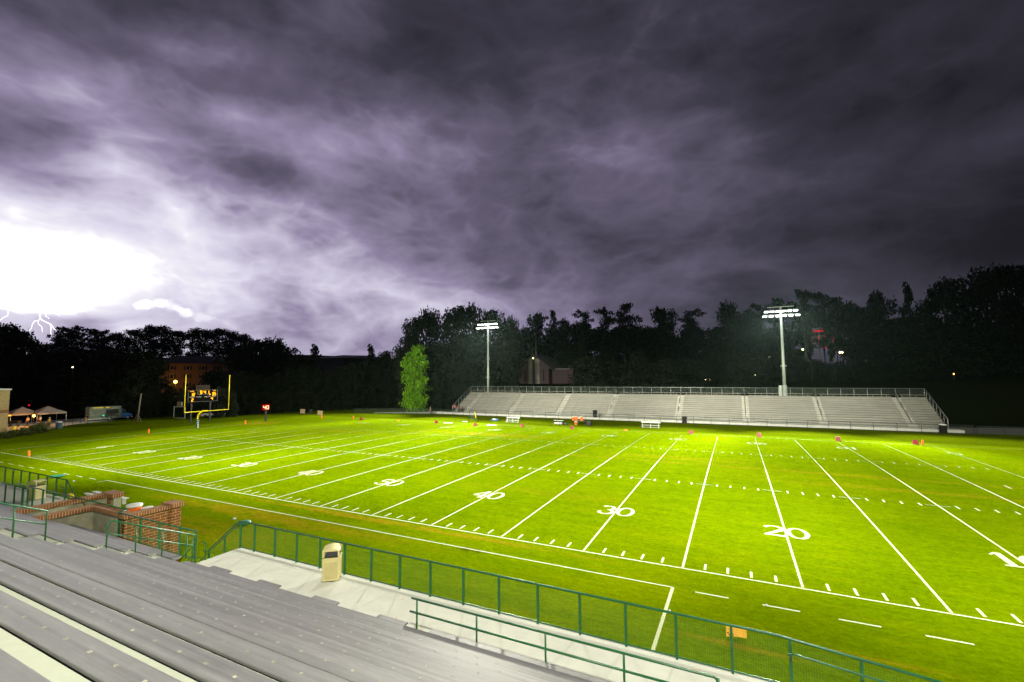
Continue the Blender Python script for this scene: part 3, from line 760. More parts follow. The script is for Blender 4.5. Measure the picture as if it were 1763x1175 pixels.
# coolers
def cooler(x, y, z, s, label, grp, open_=False):
    t = thing('drinks_cooler', label, 'cooler', (x, y, z), grp)
    MB().lathe((x, y, z), [(.15*s, 0), (.165*s, .02*s), (.19*s, .40*s), (.195*s, .42*s)], 18).build('body', M['orange'], t, True)
    MB().lathe((x, y, z+.42*s), [(.205*s, 0), (.21*s, .03*s), (.205*s, .07*s), (.12*s, .085*s), (.02*s, .09*s)], 18).build('lid', M['white'], t, True)
    h = MB()
    for sg in (-1, 1): h.box((x+sg*.21*s, y, z+.3*s), (.04*s, .10*s, .05*s))
    h.split('handle', M['white'], t)
    MB().box((x, y-.17*s, z+.06*s), (.03*s, .07*s, .03*s)).build('tap', M['white'], t)
    return t
cooler(.95, -10.95, 2.30, 1.45, 'orange cooler with a white lid behind the brick wall cap, nearest the tunnel', 'coolers behind the brick wall')
cooler(1.32, -10.62, 2.30, 1.1, 'lower cooler with a white lid just behind the brick wall cap, right one', 'coolers behind the brick wall')

# bins
def bin_(x, y, z, rz, label):
    t = thing('litter_bin', label, 'trash can', (x, y, z), 'square beige litter bins')
    H = 1.08; w_ = .27
    loc = Vector((x, y, z))
    def P(m): 
        ca, sa = math.cos(rz), math.sin(rz)
        m.v = [(x+(a)*ca-(b)*sa, y+(a)*sa+(b)*ca, z+c) for a, b, c in m.v]; return m
    b = MB(); b.boxr((-w_, -w_, .03), (w_, w_, .70)); P(b).build('body', M['beige'], t, bevel=.02)
    b = MB()
    for sx_ in (-1, 1):
        b.boxr((sx_*w_-.008*(sx_ < 0), -w_+.05, .1), (sx_*w_+.008*(sx_ > 0), w_-.05, .64)); b.boxr((-w_+.05, sx_*w_-.008*(sx_ < 0), .1), (w_-.05, sx_*w_+.008*(sx_ > 0), .64))
    P(b).split('side_panel', M['beige_dark'], t)
    b = MB(); b.boxr((-w_-.012, -w_-.012, .70), (w_+.012, w_+.012, .735)); P(b).build('hood_rim', M['white'] if False else M['beige'], t, bevel=.01)
    b = MB(); b.boxr((-w_, -w_, .735), (w_, w_, .76))
    for sx_ in (-1, 1):
        for sy__ in (-1, 1): b.boxr((min(sx_*w_, sx_*(w_-.06)), min(sy__*w_, sy__*(w_-.06)), .80), (max(sx_*w_, sx_*(w_-.06)), max(sy__*w_, sy__*(w_-.06)), 1.0))
    P(b).build('hood_frame', M['beige'], t, bevel=.008)
    b = MB(); n = 8; pts = []
    for i in range(n+1):
        a = -w_-.01+(2*w_+.02)*i/n; pts.append((a, 1.0+.075*math.cos(math.pi*a/(2*w_+.04))))
    poly = [(a, -w_-.01, zz) for a, zz in pts]+[(w_+.01, -w_-.01, .985), (-w_-.01, -w_-.01, .985)]
    b.prism(poly, (0, 2*w_+.02, 0)); P(b).build('hood_roof', M['beige'], t)
    b = MB(); b.boxr((-w_+.05, -w_+.05, .76), (w_-.05, w_-.05, .81)); P(b).build('liner', M['dark'], t)
    return t
bin_(12.86, -10.62, 1.86, R(38), 'square beige litter bin with a rounded hood against the green mesh fence')
bin_(-10.4, -10.5, 1.86, R(20), 'beige litter bin on the far left walkway behind two green railings')

# green discs in the grass, loose bits of litter, orange board
def disc(x, y, z, r, label):
    o = MB().lathe((x, y, z), [(r*.55, 0), (r*.95, .05), (r, .12), (r*.9, .16), (r*.3, .2), (.02, .205)], 20).build('drum_cover', M['teal'] if 'teal' in M else M['green'], None, True)
    return centre_tag(o, label, 'drum cover', 'teal covers lying on the grass')
M['teal'] = simple('teal_plastic', (.02, .20, .12), .45)
p = uz(421, 903); disc(p[0], p[1], .0, .34, 'teal green lid lying on the grass just beyond the corner of the long fence')
p = uz(98, 822); disc(p[0], p[1], .0, .5, 'teal green lid lying on the grass beyond the far left fence')
bd = thing('orange_board', 'bent orange cardboard sheet with dark spots lying in the grass beyond the fence', 'board', (25., -4.6, .0))
b = MB(); P0 = uz(1250, 1097); P1 = uz(1286, 1101); n = 6
for i in range(n):
    def pt(u, v): x_ = P0[0]+(P1[0]-P0[0])*u; y_ = P0[1]+(P1[1]-P0[1])*u; return (x_, y_+.10*math.sin(u*3.)*.5+v*.12, .02+v*(.30-.07*math.sin(u*3.2)-.03*u))
    u0, u1 = i/n, (i+1)/n
    b.quad(pt(u0, 0), pt(u1, 0), pt(u1, 1), pt(u0, 1)); b.quad(*[tuple(np.array(q)+np.array((0, .012, 0))) for q in (pt(u0, 1), pt(u1, 1), pt(u1, 0), pt(u0, 0))])
b.build('sheet', M['orangecard'], bd)
b = MB()
for u, v, s in ((.1, .38, .05), (.16, .2, .04), (.30, .30, .05), (.34, .15, .035)):
    x_ = P0[0]+(P1[0]-P0[0])*u; y_ = P0[1]+(P1[1]-P0[1])*u; b.box((x_, y_+.05*math.sin(u*3)+v*.12-.012, .02+v*.26), (s, .006, s*.7))
b.split('dark_spot', M['dark'], bd)
lit = [(1320, 1044, 'crumpled white litter lying on a white dash of paint'), (403, 895, 'small white cup on the grass left of the stair railing'), (1153, 1053, 'scrap of white litter beside the corner of the white line'),
       (127, 830, 'white scrap in the grass beyond the far left fence')]
for x_, y_, lb in lit:
    p = uz(x_, y_); s = .05 if x_ > 1000 else .09
    b = MB(); r_ = random.Random(x_)
    b.lathe((p[0], p[1], .0), [(s*.5, 0), (s, s*.5), (s*.8, s*1.1), (s*.3, s*1.4)], 7); b.v = [(a+r_.uniform(-.3, .3)*s, c+r_.uniform(-.3, .3)*s, e) for a, c, e in b.v]
    centre_tag(b.build('paper_litter', M['white']), lb, 'litter')
for (x_, y_, lb) in ((722, 1080, 'dry yellow leaf on the walkway beside the first post of the low rail'), (682, 1064, 'dry yellow leaf on the walkway at the edge of the seats'), (693, 1032, 'small yellow leaf on the walkway left of the low rail'), (1197, 1153, 'yellow leaf on the walkway near the foot of the mesh fence')):
    p = uz(x_, y_, 1.868); a = random.uniform(0, 6)
    b = MB(); c_, s_ = math.cos(a)*.035, math.sin(a)*.035
    b.prism([(p[0]+c_*1.3, p[1]+s_*1.3, 1.864), (p[0]-s_*.6, p[1]+c_*.6, 1.868), (p[0]-c_*1.2, p[1]-s_*1.2, 1.864), (p[0]+s_*.6, p[1]-c_*.6, 1.868)], (0, 0, .003))
    centre_tag(b.build('fallen_leaf', M['yellowcloth']), lb, 'leaf')
o = MB().boxr((-18.7, -6.2, 0), (-18.25, -5.9, .28)).build('yellow_crate', M['yellow'], None, bevel=.06); centre_tag(o, 'yellow crate on the grass at the foot of the far left stair railing', 'crate')
t = thing('low_bench', 'pair of low white benches on the grass beyond the left tunnel wall', 'bench', (-15, -5.8, 0))
for dy in (0, .5):
    MB().boxr((-17., -5.9+dy, .40), (-12.4, -5.65+dy, .44)).build('seat', M['white'], t)
    for x_ in (-16.6, -14.7, -12.8): MB().boxr((x_, -5.88+dy, 0), (x_+.05, -5.67+dy, .40)).build('leg', M['white'], t)

# ------------------------------------------------------------------ far bleachers
FB0, FB1, FY, FZ, FN, FD, FR = -33.3, 53.0, 66.2, .55, 13, .62, .335
fs = thing('far_bleachers', 'long aluminium bleachers with aisles and chain link back rail across the field', 'bleachers', (10, 70, 0))
AIS = [-29.8, -18.7, -7.7, 2.8, 15.6, 26.8, 37.9, 49.1]
fw = MB(); fw.boxr((-37, 64.6, 0), (54.3, FY+.2, .38)); o = fw.build('bleacher_walk', M['walk']); tag(o, kind='structure')
AW = .62
def fsegs(k):
    xs = [FB0]+sum([[a-AW, a+AW] for a in AIS], [])+[FB1]
    return [(xs[i], xs[i+1]) for i in range(0, len(xs), 2) if xs[i+1]-xs[i] > .1]
fl = MB()
for k in range(FN):
    y0 = FY+k*FD; z = FZ+k*FR
    fl.boxr((FB0, y0+.0, z-.04), (FB1, y0+FD-.02, z)); fl.boxr((FB0, y0+.01, z-FR+.0), (FB1, y0+.03, z-.042))
fl.build('footboards', M['foot_far'], fs)
FB = MB()
removed = {0: [(-14, -10), (-4, -1), (8, 11.5), (18, 19.4), (22, 24.5), (30.5, 33)], 1: [(-13, -11.2), (9, 10.5), (31, 32.3)]}
for k in range(FN):
    y0 = FY+k*FD+FD-.30; z = FZ+k*FR+.42; s = MB(); b = MB()
    for a, c in fsegs(k):
        cuts = [q for q in removed.get(k, []) if q[0] > a and q[1] < c]; xs = [a]+[v for q in cuts for v in q]+[c]
        for i in range(0, len(xs), 2):
            x = xs[i]
            while x < xs[i+1]-.01:
                e = xs[i+1]; plank(s, x, e, y0+.25, z, .25, .045); x = e
            x = xs[i]+.3
            while x < xs[i+1]: b.boxr((x-.02, y0+.04, z-.42), (x+.02, y0+.1, z-.046)); x += 1.83
    s.split('seat_row', M['alu_far'], fs); i0 = len(FB.v); FB.v += b.v; FB.f += [tuple(a+i0 for a in f) for f in b.f]; FB.mi += b.mi
tag(FB.build('seat_bracket', M['foot_far'], fs), kind='stuff')
for a in AIS:
    st = MB()
    for k in range(FN-1):
        y0 = FY+k*FD; z = FZ+k*FR; st.boxr((a-AW+.04, y0+FD-.3, z), (a+AW-.04, y0+FD-.02, z+FR*.5))
    tag(st.build('aisle_steps', M['alu_far'], fs), kind='stuff')
for a in AIS:
    if a in (-7.7,): continue
    for i in range(3):
        k0, k1 = 1+i*4, 4+i*4; r = MB()
        f = lambda k, dz: (a, FY+k*FD+.1, FZ+k*FR+dz)
        r.tube([f(k0, 0), f(k0, .92), f(k1, .92), f(k1, 0)], .035, 6); r.tube([f(k0, .5), f(k1, .5)], .03, 6)
        r.build('aisle_rail', M['alu_raw'], fs, True)
YB = FY+FN*FD; ZB = FZ+FN*FR
br = MB(); br.tube([(FB0, YB, ZB+1.12), (FB1, YB, ZB+1.12)], .035, 6); br.tube([(FB0, YB, ZB+.05), (FB1, YB, ZB+.05)], .025, 6); br.build('back_rail', M['alu_raw'], fs, True)
x = FB0
while x <= FB1+.1:
    MB().tube([(x, YB, ZB-.6), (x, YB, ZB+1.12)], .028, 6).build('back_post', M['alu_raw'], fs, True); x += (FB1-FB0)/46
MB().quad((FB0, YB+.04, ZB), (FB1, YB+.04, ZB), (FB1, YB+.04, ZB+1.1), (FB0, YB+.04, ZB+1.1)).build('back_mesh', M['chain'], fs)
for X_ in (FB0-.05, FB1+.05):
    MB().tube([(X_, FY-.1, FZ), (X_, FY-.1, FZ+1.25), (X_, YB, ZB+1.12)], .035, 6).build('end_rail', M['alu_raw'], fs, True)
    for k in range(0, FN, 2): MB().tube([(X_, FY+k*FD, FZ+k*FR-.3), (X_, FY+k*FD, FZ+k*FR+1.15)], .025, 6).build('end_post', M['alu_raw'], fs, True)
    MB().quad((X_+.03, FY, FZ-.2), (X_+.03, YB, ZB-.2), (X_+.03, YB, ZB+1.1), (X_+.03, FY, FZ+1.15)).build('end_mesh', M['chain_y'], fs)
un = MB()
for k in range(0, FN, 3):
    for i in range(24): 
        x = FB0+1+(FB1-FB0-2)*i/23; un.boxr((x-.05, FY+k*FD+.3, 0), (x+.05, FY+k*FD+.4, FZ+k*FR-.05))
tag(un.build('under_frame', M['alu_raw'], fs), kind='stuff')
# landing platforms at the front of some aisles
for (x0, x1) in ((-7.2, -3.2), (4.2, 6.3), (8.3, 11.2), (17.6, 20.), (28.2, 30.2), (33, 36)):
    MB().boxr((x0, FY-.75, FZ-.12), (x1, FY-.02, FZ-.05)).build('ramp_landing', M['alu_far'], fs)
    r = MB(); r.tube([(x0, FY-.7, .4), (x0, FY-.7, 1.45), (x1, FY-.7, 1.45), (x1, FY-.7, .4)], .025, 6); r.tube([(x0, FY-.7, .95), (x1, FY-.7, .95)], .02, 6); r.build('landing_rail', M['alu_raw'], fs, True)

# fence in front of the far bleachers and further right
def chain_fence(name, label, pts, h, step, mat='chain', pm='blackpost', group=None, cat='fence', rw=.028):
    c = np.mean(np.array(pts), axis=0); t = thing(name, label, cat, (c[0], c[1], 0), group)
    top = [(p[0], p[1], ground(p[0], p[1])+h+(p[2] if len(p) > 2 else 0)) for p in pts]
    MB().tube(top, rw, 6).build('top_rail', M[pm], t, True)
    q = MB()
    for a, b in zip(top[:-1], top[1:]): q.quad((a[0], a[1], a[2]-h), (b[0], b[1], b[2]-h), b, a)
    q.build('chain_link', M[mat], t)
    for a, b in zip(top[:-1], top[1:]):
        L = math.dist(a[:2], b[:2]); n = max(1, round(L/step))
        for i in range(n+1):
            if i == n and b is not top[-1]: continue
            u = i/n; x, y, z = [a[k]+(b[k]-a[k])*u for k in range(3)]
            MB().tube([(x, y, z-h-.1), (x, y, z+.02)], .032, 6).build('post', M[pm], t, True)
    return t
chain_fence('field_fence', 'black chain link fence in front of the far bleachers', [(-37.6, 64.2), (10, 64.3), (55.2, 64.5)], 1.15, 2.85, group='black chain link field fences')
chain_fence('field_fence', 'dark chain link fence running right from the end of the far bleachers', [(55.6, 64.5), (61.4, 64.6)], 1.05, 2.9, group='black chain link field fences')
tg = thing('pipe_gate', 'low black pipe gate at the far right end of the fence line', 'gate', (63, 64.6, 0))
MB().tube([(61.8, 64.6, .12), (61.8, 64.6, 1.0), (65., 64.6, 1.0), (65., 64.6, .12), (61.8, 64.6, .12)], .07, 6).build('frame', M['blackpost'], tg, True)
gv = MB(); gv.quad((54.3, 64.4, .02), (66, 64.4, .02), (66, 72, ground(66, 72)+.06), (54.3, 72, .03)); o = gv.build('gravel_path', M['gravel']); tag(o, kind='structure')
dm = MB(); 
for i in range(60): 
    x = -38+i*1.56; dm.quad((x, 63.6+.15*math.sin(i*2.1), ground(x, 63.6)+.008), (x+1.56, 63.6+.15*math.sin((i+1)*2.1), .008), (x+1.56, 64.58, .008), (x, 64.58, .008))
o = dm.build('dirt_edge', simple('dark_soil', (.035, .030, .016), .95, 0, .4, 3.)); tag(o, kind='structure')
# pavement on the left toward the far stand
pv = MB(); pts = [(-52, 60.5), (-44, 62.6), (-37, 64.4), (-36.9, 67.4), (-40, 70.5), (-44.5, 66.5), (-53, 62.4)]
pv.v = [(a, b, .012) for a, b in pts]; pv.f = [tuple(range(len(pts)))]; pv.mi = [0]; o = pv.build('pavement', M['walk']); tag(o, kind='structure')
chain_fence('field_fence', 'black chain link fence left of the far bleachers by the pavement', [(-56, 58.5), (-44.5, 62.2), (-37.8, 64.1)], 1.15, 2.9, group='black chain link field fences')

# ------------------------------------------------------------------ text and digits on boards
def text_mesh(s, size, mat, name, parent, O, U, V, depth=.0):
    cu = bpy.data.curves.new('t', 'FONT'); cu.body = s; cu.size = size; cu.align_x = 'CENTER'; cu.resolution_u = 2
    o = bpy.data.objects.new('t', cu); col.objects.link(o)
    dg = bpy.context.evaluated_depsgraph_get(); me = bpy.data.meshes.new_from_object(o.evaluated_get(dg))
    bpy.data.objects.remove(o); me.name = name
    O, U, V = Vector(O), Vector(U), Vector(V); off = rootloc(parent)
    for v in me.vertices: v.co = O+U*v.co.x+V*v.co.y-off
    me.materials.clear(); me.materials.append(mat)
    r = bpy.data.objects.new(name, me); col.objects.link(r); r.parent = parent; return r

# scoreboard
sbx = -70.
c0 = Vector(uy(325, 692, 29.55)); 
t = thing('scoreboard', 'lit scoreboard with amber digits on dark posts behind the goalpost', 'scoreboard', (sbx, 32.2, 0))
Y0, Y1, Z0, Z1 = 29.45, 34.95, 3.95, 6.2
MB().boxr((sbx-.25, Y0, Z0), (sbx, Y1, Z1)).build('panel', simple('black_brown_panel', (.004, .002, .002), .9, spec=.1), t)
fr = MB(); q = .035
fr.boxr((sbx, Y0-q, Z0-q), (sbx+.06, Y1+q, Z0)); fr.boxr((sbx, Y0-q, Z1), (sbx+.06, Y1+q, Z1+q)); fr.boxr((sbx, Y0-q, Z0), (sbx+.06, Y0, Z1)); fr.boxr((sbx, Y1, Z0), (sbx+.06, Y1+q, Z1))
fr.boxr((sbx, Y0+1.7, Z1-.85), (sbx+.04, Y0+1.76, Z1)); fr.boxr((sbx, Y0+1.7, Z1-.85), (sbx+.04, Y0+3.9, Z1-.79)); fr.build('frame', simple('dull_white_frame', (.22, .22, .2), .6), t)
MB().boxr((sbx-.3, Y0+1.4, Z1+.08), (sbx-.1, Y0+4.0, Z1+1.0)).build('sponsor_sign', simple('dark_orange_sign', (.022, .010, .004), .9), t)
for y in (Y0+.85, Y1-1.1): MB().boxr((sbx-.5, y-.12, 0), (sbx-.28, y+.12, Z1)).build('post', M['steel_dark'], t)
dg_ = MB(); F_ = sbx+.05
def sdig(s, y, z, h, gap=.75, th=.16):
    for i, ch in enumerate(s): seg7(dg_, ch, (F_, y+i*h*gap*1.1, z), (0, 1, 0), (0, 0, 1), h, th*h)
sdig('9', Y0+2.15, Z1-.72, .58, th=.17); sdig('41', Y0+2.85, Z1-.72, .58, 1.0, th=.17)
sdig('12', Y0+.42, Z1-1.08, .52, th=.17); sdig('35', Y1-1.05, Z1-1.08, .52, th=.17); sdig('2', Y0+.62, Z0+.12, .52, th=.17); sdig('4', Y1-1.2, Z0+.25, .52, th=.17)
dg_.quad((F_, Y1-1.6, Z1-1.0), (F_, Y1-1.38, Z1-1.0), (F_, Y1-1.38, Z1-.78), (F_, Y1-1.6, Z1-.78))
dg_.build('digits', M['amber'], t)
text_mesh('HOME', .26, M['amber'], 'team_name', t, (F_, Y0+.65, Z1-.30), (0, 1, 0), (0, 0, 1))
text_mesh('VSTR', .26, M['amber'], 'team_name', t, (F_, Y1-.62, Z1-.30), (0, 1, 0), (0, 0, 1))
for s, y in (('DOWN', .7), ('TO GO', 1.95), ('BALL ON', 3.55), ('QTR', 4.8)):
    text_mesh(s, .30, M['white'], 'caption', t, (F_, Y0+y, Z1-1.42), (0, 1, 0), (0, 0, 1))

# play clock
pc = Vector(uz(457, 727, 0)); t = thing('play_clock', 'play clock showing a red 40 on a dark post beyond the end zone', 'play clock', pc)
U_ = Vector((.30, .954, 0)); 
MB().box((pc.x, pc.y, 1.1), (.22, .22, 2.2)).build('post', M['steel_dark'], t)
MB().box((pc.x, pc.y, 2.85), (.14, 1.3, 1.1), rz=-R(17)).build('panel', emis('panel_halo_glow', (1., .004, .002), .42), t)  # red halo of the digits put into the panel as a glow
c_ = MB(); nrm = Vector((.954, -.30, 0))*.09
for i, ch in enumerate('40'): seg7(c_, ch, Vector((pc.x, pc.y, 2.50))+nrm+U_*(-.48+i*.58), U_, (0, 0, 1), .62, .10)
c_.build('digits', M['redled'], t)
pl_ = bpy.data.lights.new('added_halo_light', 'POINT'); pl_.energy = 45; pl_.color = (1, .05, .02); pl_.shadow_soft_size = .3  # light added in front of the panel to imitate the digits' halo
po = bpy.data.objects.new('added_halo_light', pl_); col.objects.link(po); po.parent = t; po.location = nrm*4+Vector((0, 0, 2.85))

# goalposts
gp = thing('goalpost', 'yellow gooseneck goalpost with a green padded base in front of the scoreboard', 'goalpost', (-56.6, 24.2, 0))
gx_ = -54.9; gy_ = 24.38; rr = .058
MB().tube([(gx_, gy_-3.56, 3.05), (gx_, gy_+3.56, 3.05)], rr, 10).build('crossbar', M['yellow'], gp, True)
for s in (-1, 1): MB().tube([(gx_, gy_+s*3.56, 3.0), (gx_, gy_+s*3.56, 9.15)], [rr*.9, rr*.8], 8).build('upright', M['yellow'], gp, True)
zb_ = Vector(uz(344, 738, 0)); 
MB().tube([(-56.9, gy_-.35, 0), (-56.9, gy_-.35, 1.7), (-56.8, gy_-.33, 2.3), (-56.45, gy_-.26, 2.75), (-55.9, gy_-.15, 3.0), (gx_, gy_, 3.05)], [.14, .14, .14, .13, .12, .11], 12).build('gooseneck', M['yellow'], gp, True)
MB().tube([(-56.9, gy_-.35, 0.02), (-56.9, gy_-.35, 1.65)], .24, 12).build('pad', M['dark_green'], gp, True)
a = MB()
for i in range(4): a.box((-56.66, gy_-.40, 1.40-i*.36), (.02, .18, .24), rz=R(-10))
a.build('pad_letters', M['white'], gp)

# pylons and sideline markers
def pylon(x, y, label, lean=(0, 0)):
    z = ground(x, y); o = MB(); h = .62; a = .085
    o.v = [(x-a, y-a, z), (x+a, y-a, z), (x+a, y+a, z), (x-a, y+a, z)]+[(x-a+lean[0], y-a+lean[1], z+h), (x+a+lean[0], y-a+lean[1], z+h), (x+a+lean[0], y+a+lean[1], z+h), (x-a+lean[0], y+a+lean[1], z+h)]
    o.f = [(0, 3, 2, 1), (4, 5, 6, 7), (0, 1, 5, 4), (1, 2, 6, 5), (2, 3, 7, 6), (3, 0, 4, 7)]; o.mi = [0]*6
    centre_tag(o.build('corner_pylon', M['orange'], bevel=.01), label, 'pylon', 'orange corner pylons')
pylon(-54.5, .1, 'leaning orange pylon at the near left back corner, leftmost of all', (.1, .05)); pylon(-46.0, .25, 'orange pylon leaning left at the near left goal line corner', (-.12, 0))
pylon(-56.2, 16.6, 'orange pylon on the back line left of the goalpost'); pylon(-55.3, 31.4, 'orange pylon on the back line between scoreboard and play clock')
pylon(-52.5, 46., 'orange pylon at the far left back corner of the end zone'); pylon(-44.6, 47., 'orange pylon at the far left goal line beside a red marker'); pylon(45.1, 48.6, 'orange pylon beside the rightmost red marker on the far sideline')
mk = [(622, 724, 'G', 'far left end of the sideline'), (751, 729, '20', 'left of the fallen white planks'), (818, 734, '30', 'below the left end of the bleachers'), (899, 735, '40', 'just below the left team bench'),
      (985, 739, '50', 'in front of the orange coolers'), (1190, 747, '30', 'right of the right team bench'), (1307, 752, '20', 'in front of the right half of the bleachers'), (1443, 759, '10', 'below the right part of the bleachers'), (1576, 765, 'G', 'beside the far right pylon')]
for (x_, y_, s, lb) in mk:
    p = uz(x_, y_); z = ground(p[0], p[1]); t = thing('yard_marker', 'red foam yard marker %s' % lb, 'yard marker', (p[0], p[1], z), 'red sideline yard markers')
    hx, hy, h = .28, .24, .52; b = MB(); x, y = p[0], p[1]
    b.v = [(x-hx, y-hy, z), (x+hx, y-hy, z), (x+hx, y+hy, z), (x-hx, y+hy, z), (x-hx*.8, y-.04, z+h), (x+hx*.8, y-.04, z+h), (x+hx*.8, y+.04, z+h), (x-hx*.8, y+.04, z+h)]
    b.f = [(0, 3, 2, 1), (4, 5, 6, 7), (0, 1, 5, 4), (1, 2, 6, 5), (2, 3, 7, 6), (3, 0, 4, 7)]; b.mi = [0]*6; b.build('body', M['red'], t, bevel=.02)
    tt = Vector((0, .24, .62)).normalized(); text_mesh(s, .34, M['dark'], 'number', t, (x, y-hy+.06-.015, z+.16), (1, 0, 0), tt)
for (x_, y_, lb) in ((686, 725, 'flat orange marker on the grass at the far left sideline'), (1077, 741, 'flat orange marker lying left of the right team bench')):
    p = uz(x_, y_); b = MB().lathe((p[0], p[1], ground(p[0], p[1])), [(.36, 0), (.34, .03), (.16, .12), (.10, .13)], 14); centre_tag(b.build('flat_marker', M['orange'], None, True), lb, 'marker', 'flat orange markers')
for (x_, y_, lb) in ((772, 729, 'left white plank lying on the grass of the far sideline'), (846, 733, 'right white plank lying on the grass of the far sideline')):
    p = uz(x_, y_); b = MB(); b.box((p[0], p[1], .06), (1.7, .35, .06), rz=R(15)); centre_tag(b.build('loose_plank', M['white']), lb, 'plank', 'planks lying by the far sideline')
# team benches
def team_bench(x0, x1, y, label, mat='white'):
    t = thing('team_bench', label, 'bench', ((x0+x1)/2, y, 0), 'sideline team benches')
    MB().boxr((x0, y-.14, .43), (x1, y+.12, .47)).build('seat', M[mat], t); MB().boxr((x0-.05, y+.22, .80), (x1+.05, y+.26, 1.0)).build('backrest', M[mat], t)
    MB().boxr((x0, y-.30, .14), (x1, y-.18, .17)).build('footboard', M[mat], t)
    for x in (x0+.2, (x0+x1)/2, x1-.2):
        MB().tube([(x, y-.28, 0), (x, y-.1, .42), (x, y+.24, .9)], .035, 6).build('leg', M[mat], t, True)
        MB().tube([(x, y+.3, 0), (x, y+.05, .42)], .035, 6).build('leg', M[mat], t, True)
    return t
team_bench(-12.95, -10.35, 53.3, 'white team bench below the left aisle of the bleachers'); team_bench(11.3, 14.2, 54.2, 'white team bench beside the grey bin on the right')
t = thing('equipment_bench', 'low dark bench piled with white bags left of the coolers', 'bench', (-2.9, 54.6, 0))
MB().boxr((-4.1, 54.4, .55), (-2.3, 55.0, .60)).build('top', M['alu_raw'], t)
for x in (-4., -3.2, -2.4): MB().boxr((x-.03, 54.45, 0), (x+.03, 54.95, .55)).build('leg', M['steel_dark'], t)
for i, (x, y, s, lb) in enumerate(((-3.5, 53.9, .26, 'left'), (-3.0, 53.8, .30, 'middle'), (-2.5, 53.9, .26, 'right'))):
    b = MB().lathe((x, y, 0), [(s*.6, 0), (s, s*.5), (s*.95, s), (s*.5, s*1.35), (.05, s*1.4)], 10); centre_tag(b.build('equipment_bag', M['cloth_white'], None, True), '%s of the three white bags in front of the low dark bench' % lb, 'bag', 'white bags by the low bench')
b = MB(); b.boxr((-2.1, 53.5, 0), (-1.2, 54.0, .25)); centre_tag(b.build('black_bag', M['cloth_black'], bevel=.08), 'flat black bag on the grass right of the white bags', 'bag')
t = thing('folding_table', 'folding table carrying orange coolers on the far sideline', 'table', (.6, 54.4, 0))
MB().boxr((-.5, 54.1, .70), (1.7, 54.8, .74)).build('tabletop', M['offwhite'], t)
for x in (-.4, 1.6):
    for y in (54.15, 54.75): MB().tube([(x, y, 0), (x, y, .70)], .02, 6).build('leg', M['steel_dark'], t, True)
gl = 'orange coolers on the far sideline'
cooler(-.35, 54.35, .74, 1.35, 'orange cooler at the left end of the folding table', gl); cooler(.15, 54.55, .74, 1.45, 'orange cooler with white lid, second from left on the folding table', gl)
cooler(1.15, 54.4, .74, 1.5, 'orange cooler at the right end of the folding table', gl); cooler(.25, 53.9, 0, 1.3, 'orange cooler standing on the grass under the folding table', gl)
b = MB(); b.boxr((2.1, 54.0, 0), (2.9, 54.5, .72)); centre_tag(b.build('equipment_case', M['dark'], bevel=.04), 'black equipment case on the grass right of the coolers', 'case')
def barrel(x, y, z, h, r, mat, label, lid=None):
    t = thing('waste_barrel', label, 'trash can', (x, y, z), 'round waste barrels')
    MB().lathe((x, y, z), [(r*.86, 0), (r*.92, .04), (r, h*.9), (r*1.04, h*.92), (r*1.04, h*.95)], 16).build('body', M[mat], t, True)
    MB().lathe((x, y, z+h*.95), [(r*1.06, 0), (r*1.06, h*.05), (r*.8, h*.13), (r*.3, h*.17)], 16).build('lid', M[lid or mat], t, True)
barrel(.55, 64.9, .38, 1.25, .42, 'dark', 'black waste barrel behind the fence above the coolers'); barrel(17.0, 64.0, .0, 1.1, .40, 'steel_dark', 'dark waste barrel beside the right team bench'); barrel(51.8, 64.0, .0, 1.15, .46, 'dark', 'black waste barrel at the right end of the bleachers', 'white')
barrel(-63.3, 52.3, 0, 1.0, .35, 'steel_dark', 'small dark barrel at the hedge foot left of the play clock')
# kicking net
t = thing('kicking_net', 'small dark framed kicking net with a yellow strap on the far sideline', 'net', (-19.3, 52, 0))
MB().tube([(-20.3, 52, 0), (-20.1, 52, 2.0), (-18.9, 52.2, 2.05), (-18.4, 52.3, 0)], .04, 6).build('frame', M['steel_dark'], t, True)
MB().tube([(-18.95, 52.0, 1.9), (-18.6, 51.7, 1.2), (-18.55, 51.7, .7)], .08, 6).build('strap', M['yellow'], t, True)
MB().boxr((-21.3, 51.3, 0), (-20.2, 51.6, .08)).build('foot', M['white'], t)
MB().quad((-20.2, 52.05, .3), (-18.5, 52.3, .3), (-18.95, 52.2, 2.), (-20.1, 52.02, 1.95)).build('netting', M['chain'], t)
b = MB(); b.lathe((-16.5, 55.4, 0), [(.5, 0), (.62, .12), (.4, .3), (.1, .36)], 12); b.v = [(-16.5+(v[0]+16.5)*1.5, v[1], v[2]) for v in b.v]; centre_tag(b.build('blue_bag', M['blue'], None, True), 'blue bag on the grass near the kicking net', 'bag')
# a-boards by the hedge
for (x_, y_, lb) in ((521, 711, 'left pale sandwich board at the foot of the dark hedge'), (551, 714, 'right pale sandwich board at the foot of the dark hedge')):
    p = uz(x_, y_+1); t = thing('sandwich_board', lb, 'sign', (p[0], p[1], 0), 'sandwich boards by the hedge')
    for s in (-.38, .38): MB().box((p[0]+s, p[1], .5), (.6, .07, 1.0), rz=R(30)).build('panel', M['cloth_khaki'], t)

